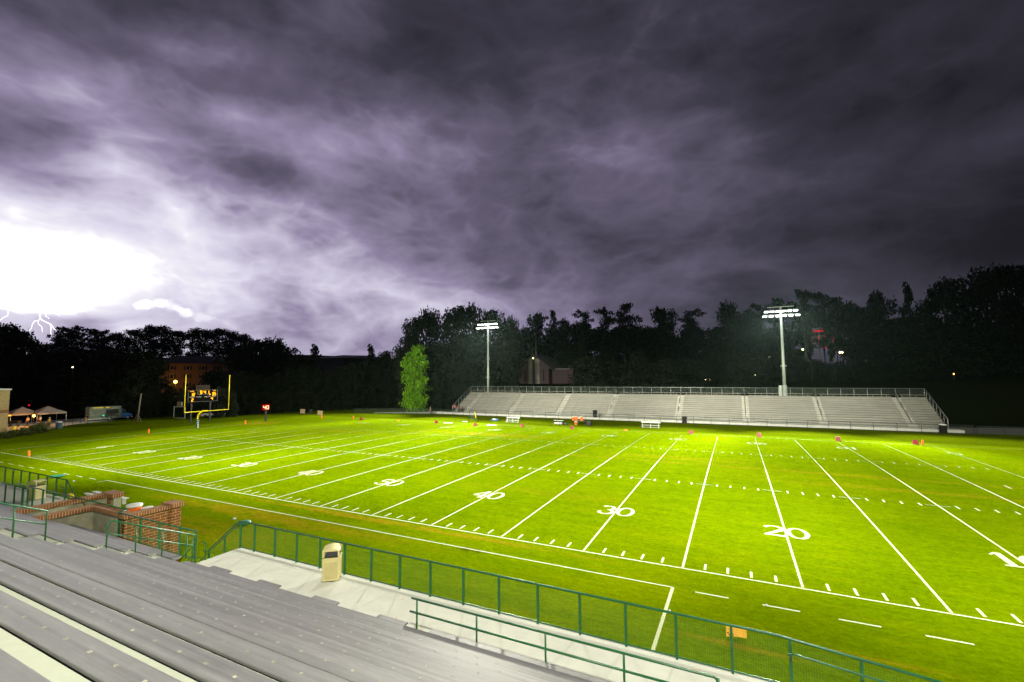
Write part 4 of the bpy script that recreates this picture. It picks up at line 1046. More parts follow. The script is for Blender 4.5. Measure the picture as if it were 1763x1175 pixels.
# ------------------------------------------------------------------ people
def person(x, y, z, rz, h, label, shirt, pants, skin='skin', sit=False, arms='down', hat=None, shorts=False):
    t = thing('person', label, 'person', (x, y, z), None, rz)
    s = h/1.78
    hipz = .93*s if not sit else .50*s
    J = []; E = []; Rd = []
    def add(p, r, par=None):
        J.append(Vector(p)); Rd.append(r*s); 
        if par is not None: E.append((par, len(J)-1))
        return len(J)-1
    pel = add((0, 0, hipz), .125); sp1 = add((0, .0, hipz+.2*s), .12, pel); ch = add((0, .01*s, hipz+.42*s), .135, sp1); nk = add((0, .0, hipz+.58*s), .055, ch)
    jaw = add((0, .03*s, hipz+.66*s), .07, nk); hd = add((0, .02*s, hipz+.74*s), .092, jaw); tp = add((0, .0, hipz+.82*s), .075, hd)
    add((0, .115*s, hipz+.715*s), .014, hd)
    legs = []; armv = []
    for sg in (-1, 1):
        hp = add((sg*.1*s, 0, hipz-.05*s), .10, pel)
        if sit: kn = add((sg*.14*s, .42*s, hipz+.02*s), .07, hp); an = add((sg*.13*s, .45*s, .08*s), .045, kn)
        else: kn = add((sg*.11*s, .02*s, hipz*.53), .068, hp); an = add((sg*.12*s, -.02*s, .08*s), .045, kn)
        ft = add((J[an].x, J[an].y+.17*s, .04*s), .04, an); legs.append((hp, kn, an))
        sh = add((sg*.20*s, 0, hipz+.50*s), .06, ch)
        if arms == 'down': el_ = (sg*.27*s, -.02*s, hipz+.22*s); wr = (sg*.28*s, .08*s, hipz-.03*s)
        elif arms == 'fold': el_ = (sg*.29*s, .02*s, hipz+.24*s); wr = (sg*.08*s, .22*s, hipz+.30*s)
        else: el_ = (sg*.27*s, .10*s, hipz+.24*s); wr = (sg*.17*s, .34*s, hipz+.22*s)
        e_ = add(el_, .045, sh); w_ = add(wr, .030, e_); armv.append((sh, e_, w_))
        d = (Vector(wr)-Vector(el_)).normalized(); pm = add(Vector(wr)+d*.06*s, .034, w_)
        side = d.cross(Vector((0, 0, 1))) if abs(d.z) < .8 else Vector((0, 1, 0))
        for q in range(4):
            o_ = side*((q-1.5)*.02*s); L = (.075, .09, .085, .065)[q]*s; f1_ = add(Vector(J[pm])+o_+d*.03*s, .010, pm); add(Vector(J[f1_])+d*L*.6+Vector((-sg*.012*s, 0, -.006)), .008, f1_)
        th = add(Vector(wr)+d*.03*s+side*.045*s, .011, w_); add(Vector(J[th])+d*.04*s+side*.012*s, .009, th)
    def skin_obj(name, J_, E_, R_, mat, root=0, lev=1):
        me = bpy.data.meshes.new(name); me.from_pydata([tuple(v) for v in J_], E_, []); me.materials.append(mat)
        o = bpy.data.objects.new(name, me); col.objects.link(o); o.parent = t
        o.modifiers.new('s', 'SKIN')
        for i, v in enumerate(me.skin_vertices[0].data): v.radius = (R_[i], R_[i]); v.use_root = (i == root)
        ss = o.modifiers.new('u', 'SUBSURF'); ss.levels = lev; ss.render_levels = lev
        return o
    skin_obj('body', J, E, Rd, M[skin])
    def sub(idx, edges, extra, name, mat, fn=lambda i, p: p):
        mp = {i: k for k, i in enumerate(idx)}
        skin_obj(name, [fn(i, J[i].copy()) for i in idx], [(mp[a], mp[b]) for a, b in edges], [Rd[i]+extra*s for i in idx], mat)
    (s0, e0, w0), (s1, e1, w1) = armv
    half = lambda i, p: p if i not in (e0, e1) else (J[s0 if i == e0 else s1]+(p-J[s0 if i == e0 else s1])*.85)
    sub([ch, sp1, pel, s0, e0, s1, e1], [(ch, sp1), (sp1, pel), (ch, s0), (s0, e0), (ch, s1), (s1, e1)], .022, 'shirt', M[shirt], half)
    (h0, k0, a0), (h1, k1, a1) = legs
    if shorts: sub([pel, h0, k0, h1, k1], [(pel, h0), (h0, k0), (pel, h1), (h1, k1)], .02, 'shorts', M[pants], lambda i, p: p)
    else: sub([pel, h0, k0, a0, h1, k1, a1], [(pel, h0), (h0, k0), (k0, a0), (pel, h1), (h1, k1), (k1, a1)], .018, 'trousers', M[pants])
    hr_ = MB(); c = J[hd]; n = 10
    hr_.lathe((c.x, c.y-.012*s, c.z), [(.098*s, -.02*s), (.108*s, .02*s), (.10*s, .07*s), (.07*s, .11*s), (.02*s, .128*s)], 12)
    if hat: hr_.boxr((c.x-.07*s, c.y+.05*s, c.z+.02*s), (c.x+.07*s, c.y+.19*s, c.z+.035*s))
    me_o = hr_.build('cap' if hat else 'hair', M[hat] if hat else M['hair']); me_o.parent = t
    ey = MB()
    for sg in (-1, 1): ey.box((sg*.034*s, J[hd].y+.092*s, J[hd].z+.0*s), (.024*s, .012*s, .012*s))
    [setattr(q_, 'parent', t) for q_ in ey.split('eye', M['dark'])]
    sh_ = MB()
    for a in (a0, a1): sh_.box((J[a].x, J[a].y+.07*s, .04*s), (.10*s, .29*s, .08*s))
    [setattr(q_, 'parent', t) for q_ in sh_.split('shoe', M['dark'], bevel=.02)]
    return t
p = uz(741, 713); person(p[0], p[1], 0, R(150), 1.75, 'person in grey standing on the pavement left of the far bleachers', 'cloth_grey', 'cloth_grey')
p = uz(775, 714.5); person(p[0], 65.0, .38, R(200), 1.85, 'person in a red top and black trousers standing at the left end of the bleachers', 'cloth_red', 'cloth_black', arms='front')
person(p[0]+1.1, 65.2, .38, R(120), 1.7, 'person in black standing beside the one in red at the bleachers end', 'cloth_black', 'cloth_black', 'skin_dark', arms='fold')
person(-31.6, 66.25, .47, R(190), 1.7, 'person in a dark red shirt sitting on the lowest bleacher row', 'cloth_red', 'cloth_black', sit=True, arms='front')
person(-30.7, 66.25, .47, R(170), 1.7, 'person in dark clothes sitting right of the one in dark red', 'cloth_black', 'cloth_black', 'skin_dark', sit=True, arms='front')

# ------------------------------------------------------------------ left background: hut, canopies, truck
t = thing('field_house', 'tan brick building with a reddish band at the left picture edge', 'building', (-80, -2, 0))
hx1, hy1 = -73.6, 6.3
a = MB(); a.boxr((-95, -14, 0), (hx1, hy1, 3.55)); a.boxr((-95, -14, 4.05), (hx1, hy1, 7.0)); a.build('wall', M['tanbrick'], t)
MB().boxr((-95, -14, 3.55), (hx1+.02, hy1+.02, 4.05)).build('brick_band', M['redband'], t)
MB().boxr((-95.2, -14.2, 7.0), (hx1+.15, hy1+.15, 7.2)).build('roof_edge', M['white'], t)
wl = ud(16, 717, 79.5); wt = thing('wall_lamp', 'orange lit lamp at the corner of the tan building beside the left canopy tent', 'lamp', tuple(wl), 'distant lamps')
MB().lathe(tuple(wl), [(.08, 0), (.26, .06), (.26, .16), (.08, .26)], 10).build('shade', emis('orange_lamp', (1., .35, .03), 2.5), wt, True)
MB().tube([(wl[0], wl[1], wl[2]+.2), (wl[0], wl[1]-.9, wl[2]+.3)], .04, 6).build('arm', M['steel_dark'], wt)
wpl = bpy.data.lights.new('lamp_light', 'POINT'); wpl.energy = 260; wpl.color = (1, .4, .06); wpl.shadow_soft_size = .2; wpo = bpy.data.objects.new('lamp_light', wpl); col.objects.link(wpo); wpo.parent = wt; wpo.location = (.6, .2, 1.5)
yb = uz(14.5, 748, .0); b = MB().tube([(-73.0, 6.9, .0), (-73.0, 6.9, 1.5)], .14, 10); centre_tag(b.build('yellow_bollard', M['yellow'], None, True), 'yellow bollard at the corner of the tan brick building', 'bollard')
pt_ = MB(); pts = [(-75, 6), (-78.2, 10.2), (-83, 14.6), (-87.6, 19.5), (-91, 28), (-103, 28), (-100, 5), (-90, 4)]
pt_.v = [(a_, b_, .03) for a_, b_ in pts]; pt_.f = [tuple(range(len(pts)))]; pt_.mi = [0]; o = pt_.build('pavement', M['walk']); tag(o, kind='structure')
def canopy(cx, cy, w_, label, base=0.03):
    t = thing('canopy_tent', label, 'canopy tent', (cx, cy, base), 'canopy tents by the building'); e, pk = base+2.25, base+3.45; h = w_/2
    c = MB(); apex = (cx, cy, pk); q = [(cx-h, cy-h, e), (cx+h, cy-h, e), (cx+h, cy+h, e), (cx-h, cy+h, e)]
    for i in range(4):
        a_, b_ = Vector(q[i]), Vector(q[(i+1) % 4]); m_ = (a_+b_)/2
        mid1 = (a_+Vector(apex))/2+Vector((0, 0, -.06)); mid2 = (b_+Vector(apex))/2+Vector((0, 0, -.06))
        c.quad(a_, b_, mid2, mid1); c.quad(mid1, mid2, apex); c.quad(a_, b_, b_-Vector((0, 0, .28)), a_-Vector((0, 0, .28)))
    c.build('canopy', M['offwhite'], t)
    for x_, y_, _ in q: MB().tube([(x_, y_, base), (x_, y_, e)], .03, 6).build('leg', M['alu_raw'], t, True)
    return t
pa = ud(37, 720, 84.5); canopy(pa[0], pa[1], 4.0, 'canopy tent lit orange on its left slope, next to the tan building')
pb_ = ud(81, 720, 86.5); canopy(pb_[0], pb_[1], 4.1, 'grey canopy tent, right one of the pair, behind the person in yellow')
lp = ud(58.5, 716.5, 83.0)
t = thing('sodium_lamp', 'bright orange lamp on a pole between the two canopy tents', 'lamp', (lp[0], lp[1], .03))
MB().tube([(lp[0], lp[1], .03), (lp[0], lp[1], lp[2]+1.0)], .05, 6).build('pole', M['steel_dark'], t, True)
MB().lathe((lp[0]+.12, lp[1]-.06, lp[2]-.16), [(.05, 0), (.17, .08), (.2, .2), (.14, .32), (.04, .36)], 10).build('globe', M['lamp_orange'], t, True)
def point(name, p, e, c, parent=None, r=.15):
    l = bpy.data.lights.new(name, 'POINT'); l.energy = e; l.color = c; l.shadow_soft_size = r; o = bpy.data.objects.new(name, l); col.objects.link(o)
    o.location = Vector(p)-(rootloc(parent) if parent else Vector((0, 0, 0))); o.parent = parent; return o
point('lamp_light', (lp[0]+.5, lp[1]-.3, lp[2]), 420, (1, .38, .06), t, .2)
p = uz(84, 737, .03); person(p[0], p[1], .03, R(-60), 1.85, 'person in a yellow shirt and white cap in front of the right canopy tent', 'yellowcloth', 'cloth_khaki', hat='cloth_white', shorts=True)
p = ud(68, 733, 84.5); person(p[0], p[1], .03, R(200), 1.75, 'person in a pale shirt under the right canopy tent', 'cloth_white', 'cloth_black')
p = ud(47, 735, 83.5); person(p[0], p[1], .03, R(120), 1.7, 'person in orange lit clothes under the left canopy tent', 'cloth_khaki', 'cloth_black')
p = uz(149.5, 729.5, .03); person(p[0], p[1], .03, R(100), 1.8, 'person in dark top and yellow shorts behind the food truck', 'cloth_black', 'yellowcloth', shorts=True)
t = thing('folding_table', 'folding table with a white cloth under the canopy tents', 'table', (-80, 12.5, .03))
pq = ud(75, 735, 82)
MB().box((pq[0], pq[1], .77), (1.8, .75, .05), rz=R(40)).build('tabletop', M['cloth_white'], t)
for sx_ in (-.8, .8): MB().box((pq[0]+sx_*.76, pq[1]+sx_*.64, .4), (.05, .6, .72), rz=R(40)).build('leg', M['steel_dark'], t)
pq = ud(24, 735, 82); t = thing('barbecue_grill', 'dark grill table under the left canopy tent beside the tan building', 'grill', (pq[0], pq[1], .03))
MB().box((pq[0], pq[1], .95), (1.6, .7, .3), rz=R(40)).build('firebox', M['steel_dark'], t)
for sx_ in (-.6, .6): MB().box((pq[0]+sx_*.76, pq[1]+sx_*.64, .4), (.06, .6, .8), rz=R(40)).build('leg', M['steel_dark'], t)
p = uz(101, 738, .03); barrel(p[0], p[1], .03, 1.1, .45, 'tealcan', 'blue grey waste barrel behind the fence right of the tents', 'white')
chain_fence('field_fence', 'black chain link fence along the pavement below the canopy tents and food truck', [tuple(uz(x_, y_)[:2]) for x_, y_ in ((16, 751), (60, 745), (97, 739), (150, 730), (200, 725.5))], 1.15, 2.4, group='black chain link field fences')

# food truck
p0, p1 = uz(153, 727, .03), uz(203, 723.5, .03)
dv = Vector((p1[0]-p0[0], p1[1]-p0[1], 0)); ang = math.atan2(dv.y, dv.x)
def truck_mat():
    m, N, p = newmat('painted_truck_side'); v = objc(N)
    n = N.noise(v, 2.2, 5., .75, 1.5); n2 = N.noise(v, 5., 4., .7, 1.)
    c = N.ramp(n, [(.30, (.012, .04, .008)), (.42, (.15, .17, .13)), (.50, (.015, .05, .03)), (.58, (.24, .25, .21)), (.70, (.07, .05, .01))])
    c = N.mixc(N.smooth(n2, .58, .64), c, (.16, .11, .01)); N.l.new(c, p.inputs['Base Color']); p.inputs['Roughness'].default_value = .5; return m
t = thing('food_truck', 'food truck painted with green and yellow pictures, parked beyond the left end zone', 'food truck', (p0[0], p0[1], .03), None, ang)
def TP(m, name, mat, **k): o = m.build(name, mat, None, **k); o.parent = t; return o
a = MB(); a.prism([(0, 0, .45), (5.1, 0, .45), (5.1, 0, 2.75), (4.9, 0, 2.9), (.1, 0, 2.9), (0, 0, 2.8)], (0, 2.2, 0)); bo = TP(a, 'box_body', truck_mat())
a = MB(); a.prism([(5.1, .1, .45), (6.9, .1, .45), (6.95, .1, 1.15), (6.1, .1, 1.35), (5.6, .1, 2.2), (5.1, .1, 2.3)], (0, 2.0, 0)); cb = TP(a, 'cab', M['blue'])
a = MB(); a.quad((6.08, .08, 1.4), (5.62, .08, 2.1), (5.25, .08, 2.12), (5.25, .08, 1.4)); a.quad((6.12, .2, 1.42), (6.12, 2.0, 1.42), (5.68, 2.0, 2.12), (5.68, .2, 2.12)); a2 = MB(); a.build('windscreen', M['glass']).parent = cb
a = MB(); a.boxr((2.6, -.03, 1.35), (4.6, 0.01, 2.3)); w_ = a.build('serving_window', M['glass']); w_.parent = bo
a = MB(); a.boxr((2.5, -.45, 1.25), (4.7, -.03, 1.30)); a.build('serving_counter', M['alu_raw']).parent = w_
a = MB(); a.boxr((.5, -.02, 2.62), (2.1, .0, 2.8)); a.boxr((2.5, -.02, 2.62), (3.1, .0, 2.82)); [setattr(q_, 'parent', bo) for q_ in a.split('roof_sign', M['yellow'])]
a = MB(); a.boxr((2.1, -.04, 1.0), (2.35, .0, 1.22)); a.build('teal_light', M['lamp_teal']).parent = bo
a = MB(); a.boxr((-.1, -.02, .45), (2.9, .0, .55)); a.build('side_skirt', M['white']).parent = bo
for x_ in (3.2, 6.3):
    for y_ in (-.02, 1.98):
        a = MB(); a.tube([(x_, y_, .42), (x_, y_+.24, .42)], .42, 16); wh = TP(a, 'wheel', M['dark'], smooth=True)
        a = MB(); a.tube([(x_, y_-.02, .42), (x_, y_+.1, .42)], .2, 12); a.build('hubcap', M['alu_raw'], None, True).parent = wh
for y_ in (.35, 1.85): TP(MB().boxr((6.94, y_-.12, .8), (7.0, y_+.12, 1.0)), 'headlight', M['white'])
TP(MB().boxr((6.95, .05, .42), (7.1, 2.15, .62)), 'bumper', M['alu_raw'])

# wooden post with cross braces
p = uz(236, 727); t = thing('wooden_post', 'leaning pale wooden post standing at the edge of the trees', 'post', (p[0], p[1], 0))
MB().tube([(p[0], p[1], 0), (p[0]+.3, p[1]+.3, 5.6)], [.16, .12], 8).build('pole', M['wood'], t, True)
MB().tube([(p[0]-.5, p[1]-.4, 0), (p[0]+.1, p[1], 1.7), (p[0]+.7, p[1]+.4, 0)], .07, 6).build('brace', M['wood'], t, True)
# soccer goal behind the uprights
p = uz(299, 722); q = uz(318, 723); t = thing('batting_frame', 'pale rectangular goal frame standing left of the scoreboard', 'frame', (p[0], p[1], 0))
MB().tube([(p[0], p[1], .3), (p[0], p[1], 2.6), (q[0], q[1], 2.6), (q[0], q[1], .3), (p[0], p[1], .3)], .07, 6).build('frame', M['white'], t, True)
MB().box(((p[0]+q[0])/2, (p[1]+q[1])/2, 3.2), (1.4, .3, .9), rz=math.atan2(q[1]-p[1], q[0]-p[0])).build('top_panel', M['wood'], t)
# parked car behind
def car(p, rz, label, mat, lit=False):
    t = thing('parked_car', label, 'car', tuple(p), 'parked cars in the dark', rz)
    def A(m, n, mt, par=None, **k): o = m.build(n, mt, None, **k); o.parent = par or t; return o
    a = MB(); a.prism([(-2.2, -.85, .35), (2.2, -.85, .35), (2.25, -.85, .75), (1.2, -.85, .92), (-1.6, -.85, .95), (-2.2, -.85, .85)], (0, 1.7, 0)); b = A(a, 'body', mat, bevel=.05)
    a = MB(); a.prism([(1.1, -.72, .92), (.5, -.72, 1.42), (-1.1, -.72, 1.45), (-1.75, -.72, .94)], (0, 1.44, 0)); A(a, 'cabin', M['glass'])
    for x_ in (-1.35, 1.35):
        for y_ in (-.88, .68): a = MB(); a.tube([(x_, y_, .32), (x_, y_+.2, .32)], .32, 14); A(a, 'wheel', M['dark'], smooth=True)
    for y_ in (-.6, .6): A(MB().boxr((2.2, y_-.16, .56), (2.3, y_+.16, .74)), 'headlight', M['lamp_warm'] if lit else M['white'])
    return t
p = uz(371, 719, .0); car((p[0]-1, p[1], .0), R(60), 'pale car parked behind the goalpost', M['cloth_white'])

# shrubs on the left bank
def leaf_cloud(blobs, n, size, shell=.55):
    """quads scattered through blobs: (cx,cy,cz,rx,ry,rz)"""
    bl = np.array(blobs); vol = bl[:, 3]*bl[:, 4]*bl[:, 5]; vol = vol**.7; pr = vol/vol.sum()
    ids = rng.choice(len(bl), n, p=pr); d = rng.normal(size=(n, 3)); d /= np.linalg.norm(d, axis=1)[:, None]
    rad = shell+(1.-shell)*rng.random(n)**.8; rad *= 1+.22*np.abs(rng.normal(size=n))*(rng.random(n) < .35); c = bl[ids, :3]+d*bl[ids, 3:6]*rad[:, None]
    a = rng.normal(size=(n, 3)); a /= np.linalg.norm(a, axis=1)[:, None]; b = np.cross(a, rng.normal(size=(n, 3))); b /= np.linalg.norm(b, axis=1)[:, None]
    s = size*(.6+.8*rng.random(n))[:, None]; a *= s; b *= s*.6
    V = np.stack([c-a, c+b, c+a, c-b], 1).reshape(-1, 3); return V
def mesh_quads(name, V, mat):
    n = len(V)//4; me = bpy.data.meshes.new(name); me.vertices.add(len(V)); me.vertices.foreach_set('co', V.astype('f').ravel())
    me.loops.add(n*4); me.loops.foreach_set('vertex_index', np.arange(n*4, dtype='i')); me.polygons.add(n)
    me.polygons.foreach_set('loop_start', np.arange(0, n*4, 4, dtype='i')); me.polygons.foreach_set('loop_total', np.full(n, 4, 'i'))
    me.update(calc_edges=True); me.materials.append(mat); return me
# unit trees: height 1, crown radius about .5 (scaled to metres per instance)
def blobs_oak(seed):
    r = np.random.default_rng(seed); B = []
    for i in range(34):
        a = r.uniform(0, 6.28); h = r.uniform(.10, .93); w_ = math.sin(math.pi*min(1, (h+.06)/1.08))**.6; rr = w_*r.uniform(.1, .42)
        s = r.uniform(.07, .15); B.append((rr*math.cos(a), rr*math.sin(a), h, s, s, s*.7))
    for i in range(10): a = r.uniform(0, 6.28); B.append((.08*math.cos(a), .08*math.sin(a), .10+.085*i, .24, .24, .1))
    return B
def blobs_pine(seed):
    r = np.random.default_rng(seed); B = []
    for i in range(26):
        h = .36+.60*i/25; w_ = max(.10, 1-(abs(h-.70)/.36)**2)*r.uniform(.5, 1.15); a = r.uniform(0, 6.28); L = .40*w_
        for q in (.35, .7, 1.): s = r.uniform(.06, .10)*(1.1-.3*q); B.append((q*L*math.cos(a), q*L*math.sin(a), h+.035*q, s, s, s*.42))
    B += [(0, 0, .95, .10, .10, .045), (0, 0, .80, .2, .2, .08), (0, 0, .66, .2, .2, .1), (0, 0, .5, .14, .14, .1)]; return B
def blobs_cone(seed):
    r = np.random.default_rng(seed); B = []
    for i in range(44):
        h = r.uniform(.06, .98); w_ = (1-h)**.75*.42+.02; a = r.uniform(0, 6.28); rr = w_*r.uniform(.3, .9)
        s = .05+.09*(1-h)*r.uniform(.6, 1.2); B.append((rr*math.cos(a), rr*math.sin(a), h, s, s, s*.7))
    for i in range(10): h = .05+.09*i; s = (1-h)*.30+.01; B.append((0, 0, h, s, s, .07))
    return B
def blobs_column(seed):
    r = np.random.default_rng(seed); B = []
    for i in range(46):
        h = r.uniform(.05, .97); w_ = min(1, (1-h)*3.2)**.6*.36*min(1, .6+h*2); a = r.uniform(0, 6.28); rr = w_*r.uniform(.5, 1)
        s = r.uniform(.06, .12); B.append((rr*math.cos(a), rr*math.sin(a), h, s*1.2, s*1.2, s*.6))
    for i in range(10): h = .06+.088*i; s = .28*min(1, (1-h)*3.2)**.6; B.append((0, 0, h, s, s, .07))
    return B
def blobs_bush(seed):
    r = np.random.default_rng(seed); B = []
    for i in range(16): a = r.uniform(0, 6.28); rr = r.uniform(0, .38); B.append((rr*math.cos(a), rr*math.sin(a), r.uniform(.2, .75)*(1-rr*.6), .18, .18, .22))
    return B
PROTO = {}
def proto(kind, seed, n, size, mat):
    f = dict(oak=blobs_oak, pine=blobs_pine, cone=blobs_cone, column=blobs_column, bush=blobs_bush)[kind]
    B = f(seed); V = leaf_cloud(B, n, size, .35 if kind in ('oak', 'column', 'cone') else .2); cm = mesh_quads('crown', V, M[mat])
    tm_ = MB(); r_ = random.Random(seed)
    top = {'oak': .75, 'pine': .95, 'cone': .9, 'column': .85, 'bush': .4}[kind]; rt = {'oak': .022, 'pine': .014, 'cone': .015, 'column': .012, 'bush': .01}[kind]
    pts = [(r_.uniform(-.012, .012)*k, r_.uniform(-.012, .012)*k, top*k/5) for k in range(6)]
    tm_.tube(pts, [rt*(1-.15*k) for k in range(6)], 7)
    for bidx in range(0, len(B), 3):
        b = B[bidx]; h = max(.15, min(top, b[2]-.12)); tm_.tube([(0, 0, h), (b[0]*.5, b[1]*.5, h+(b[2]-h)*.6), (b[0], b[1], b[2])], [rt*.45, rt*.3, rt*.12], 4)
    me = bpy.data.meshes.new('trunk'); me.from_pydata(tm_.v, [], tm_.f); me.materials.append(M['bark'])
    return cm, me
for k_, n_, s_ in (('oak', 5200, .022), ('pine', 3200, .019), ('cone', 5200, .020), ('column', 5200, .018)):
    for v_ in range(3): PROTO[k_, v_] = proto(k_, 31*v_+hash_ if False else 31*v_+{'oak': 1, 'pine': 2, 'cone': 3, 'column': 4}[k_], n_, s_, 'leaf_dark' if k_ != 'column' else 'leaf_hedge')
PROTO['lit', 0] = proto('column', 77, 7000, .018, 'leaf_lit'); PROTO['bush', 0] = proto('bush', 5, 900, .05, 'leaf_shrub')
NAMES = dict(oak='broadleaf_tree', pine='pine_tree', cone='conical_tree', column='hedge_tree', lit='columnar_tree', bush='shrub')
def tree(kind, var, x, y, z, h, wd, label, group=None, cat='tree'):
    cm, tmh = PROTO[kind, var]; t = thing(NAMES[kind], label, cat, (x, y, z), group, random.uniform(0, 6.28))
    for nm, me in (('crown', cm), ('trunk', tmh)):
        o = bpy.data.objects.new(nm, me); col.objects.link(o); o.parent = t; o.scale = (wd, wd, h)
    return t
# (px, top py, crown width px, depth, kind)
T = []
def add(px_, py_, wpx, dep, kind, region): T.append((px_, py_, wpx*(1.45 if kind == 'pine' else 1.12), dep, kind, region))
rg = 'at the left picture edge'
for a in ((8, 553, 60, 125, 'oak'), (42, 566, 56, 128, 'oak'), (62, 584, 40, 122, 'oak'), (-18, 560, 60, 120, 'oak'), (20, 600, 80, 118, 'oak')): add(*a, rg)
rg = 'on the skyline below the lightning'
for a in ((104, 568, 30, 175, 'pine'), (118, 564, 34, 180, 'pine'), (136, 562, 40, 172, 'pine'), (164, 567, 44, 176, 'pine'), (181, 569, 34, 182, 'pine'), (88, 590, 46, 165, 'oak')): add(*a, rg)
rg = 'on the dark wooded hill at left'
for a in ((205, 572, 44, 230, 'oak'), (232, 566, 44, 235, 'oak'), (258, 561, 40, 240, 'oak'), (282, 560, 44, 232, 'oak'), (306, 568, 40, 238, 'oak'), (334, 565, 36, 244, 'oak'), (354, 566, 34, 236, 'oak'), (378, 565, 46, 240, 'oak'), (402, 570, 40, 238, 'oak'), (422, 574, 34, 246, 'oak')): add(*a, rg)
rg = 'behind the canopy tents'
for a in ((60, 610, 90, 108, 'oak'), (100, 602, 90, 112, 'oak'), (150, 598, 100, 115, 'oak'), (200, 600, 90, 110, 'oak'), (238, 602, 84, 106, 'oak'), (262, 618, 60, 100, 'oak'), (130, 630, 90, 104, 'oak'), (180, 640, 80, 102, 'oak'), (222, 650, 70, 99, 'cone'), (20, 640, 80, 106, 'oak')): add(*a, rg)
rg = 'around the apartment house'
for a in ((440, 583, 70, 150, 'oak'), (468, 582, 60, 150, 'oak'), (495, 594, 70, 145, 'oak'), (412, 606, 60, 140, 'oak'), (376, 636, 60, 120, 'oak'), (405, 640, 60, 118, 'oak'), (345, 660, 50, 118, 'oak'), (542, 594, 56, 128, 'cone'), (518, 610, 50, 124, 'oak')): add(*a, rg)
rg = 'above the hedge left of the bright tree'
for a in ((638, 594, 50, 132, 'cone'), (662, 602, 36, 134, 'oak'), (682, 612, 34, 130, 'oak'), (610, 625, 50, 120, 'oak')): add(*a, rg)
rg = 'in the clump behind the left light pole'
for a in ((712, 541, 56, 122, 'oak'), (745, 534, 60, 128, 'oak'), (782, 524, 66, 130, 'oak'), (815, 521, 62, 132, 'oak'), (848, 528, 60, 130, 'oak'), (876, 542, 44, 126, 'oak'), (700, 575, 50, 118, 'oak'), (800, 575, 90, 126, 'oak'), (756, 590, 90, 122, 'oak'), (866, 585, 60, 140, 'oak')): add(*a, rg)
rg = 'behind the church roof'
for a in ((921, 536, 44, 150, 'oak'), (906, 560, 34, 152, 'oak'), (953, 535, 26, 150, 'pine'), (970, 546, 34, 146, 'oak'), (940, 588, 60, 152, 'oak')): add(*a, rg)
rg = 'between the church and the right light pole'
for a in ((1004, 536, 36, 140, 'pine'), (1000, 552, 60, 146, 'oak'), (1041, 530, 34, 142, 'pine'), (1072, 524, 46, 138, 'pine'), (1058, 560, 80, 142, 'oak'), (1098, 560, 50, 146, 'oak'), (1144, 526, 62, 136, 'oak'), (1122, 560, 56, 140, 'oak'), (1190, 534, 44, 140, 'pine'), (1168, 590, 60, 150, 'oak'), (1230, 560, 50, 142, 'oak'), (1254, 522, 52, 138, 'oak'), (1282, 530, 44, 140, 'oak'), (1306, 524, 34, 142, 'pine'), (1270, 580, 90, 136, 'oak'), (1225, 610, 60, 132, 'oak')): add(*a, rg)
rg = 'right of the right light pole'
for a in ((1342, 514, 40, 150, 'pine'), (1378, 503, 54, 148, 'pine'), (1414, 505, 52, 146, 'pine'), (1436, 512, 40, 140, 'pine'), (1340, 560, 60, 150, 'oak'), (1366, 600, 56, 128, 'oak'), (1462, 517, 46, 138, 'oak'), (1488, 524, 46, 132, 'oak'), (1410, 625, 70, 122, 'oak'), (1470, 560, 50, 136, 'pine'), (1512, 503, 56, 126, 'oak'), (1560, 488, 56, 122, 'cone'), (1540, 545, 80, 120, 'oak')): add(*a, rg)
rg = 'at the right picture edge'
for a in ((1600, 508, 60, 118, 'oak'), (1640, 474, 84, 112, 'oak'), (1694, 460, 90, 108, 'oak'), (1748, 450, 90, 104, 'oak'), (1800, 455, 90, 100, 'oak'), (1620, 570, 90, 108, 'oak'), (1680, 570, 90, 104, 'oak'), (1740, 560, 90, 100, 'oak'), (1560, 590, 70, 112, 'oak')): add(*a, rg)
rg = 'low under the trees behind the bleachers'
for i, x_ in enumerate(range(1010, 1800, 44)):
    if not 1200 < x_ < 1240 and not 1375 < x_ < 1455: add(x_, 612+9*math.sin(i*2.3), 70, 112+5*math.sin(i*1.7), 'column', rg)
rg = 'in the rear wood'
for i, x_ in enumerate(range(886, 1380, 38)): add(x_, 572+10*math.sin(i*2.9), 76, 156+4*math.sin(i), 'oak', rg)
rg = 'around the red lit tower'
for a in ((1392, 548, 22, 112, 'pine'), (1427, 555, 24, 112, 'pine'), (1400, 618, 60, 116, 'column'), (1436, 622, 60, 116, 'column'), (1222, 640, 30, 126, 'column')): add(*a, rg)
ORD = ['first', 'second', 'third', 'fourth', 'fifth', 'sixth', 'seventh', 'eighth', 'ninth', 'tenth', 'eleventh', 'twelfth', 'thirteenth', 'fourteenth', 'fifteenth', 'sixteenth', 'seventeenth']
ORD2 = ['eighteenth', 'nineteenth', 'twentieth', 'twenty first', 'twenty second']
KN = dict(column='dark understorey tree', oak='dark broadleaf tree', pine='tall dark pine', cone='dark pointed tree')
byr = {}
for q in T: byr.setdefault((q[5], q[4]), []).append(q)
for (rg, kd), L in byr.items():
    L.sort(key=lambda q: q[0])
    for i, (px_, py_, wpx, dep, kind, _) in enumerate(L):
        tp = ud(px_, py_, dep); z = ground(tp[0], tp[1])-.1; wd = wpx*dep/FPX*1.12
        lb = ('%s %s from the left %s' % (ORD[min(i, 16)] if i < 17 else ORD2[i-17], KN[kd], rg)) if len(L) > 1 else '%s %s' % (KN[kd], rg)
        tree(kind, i % 3, tp[0], tp[1], z, tp[2]-z, wd, lb, 'dark trees around the field')
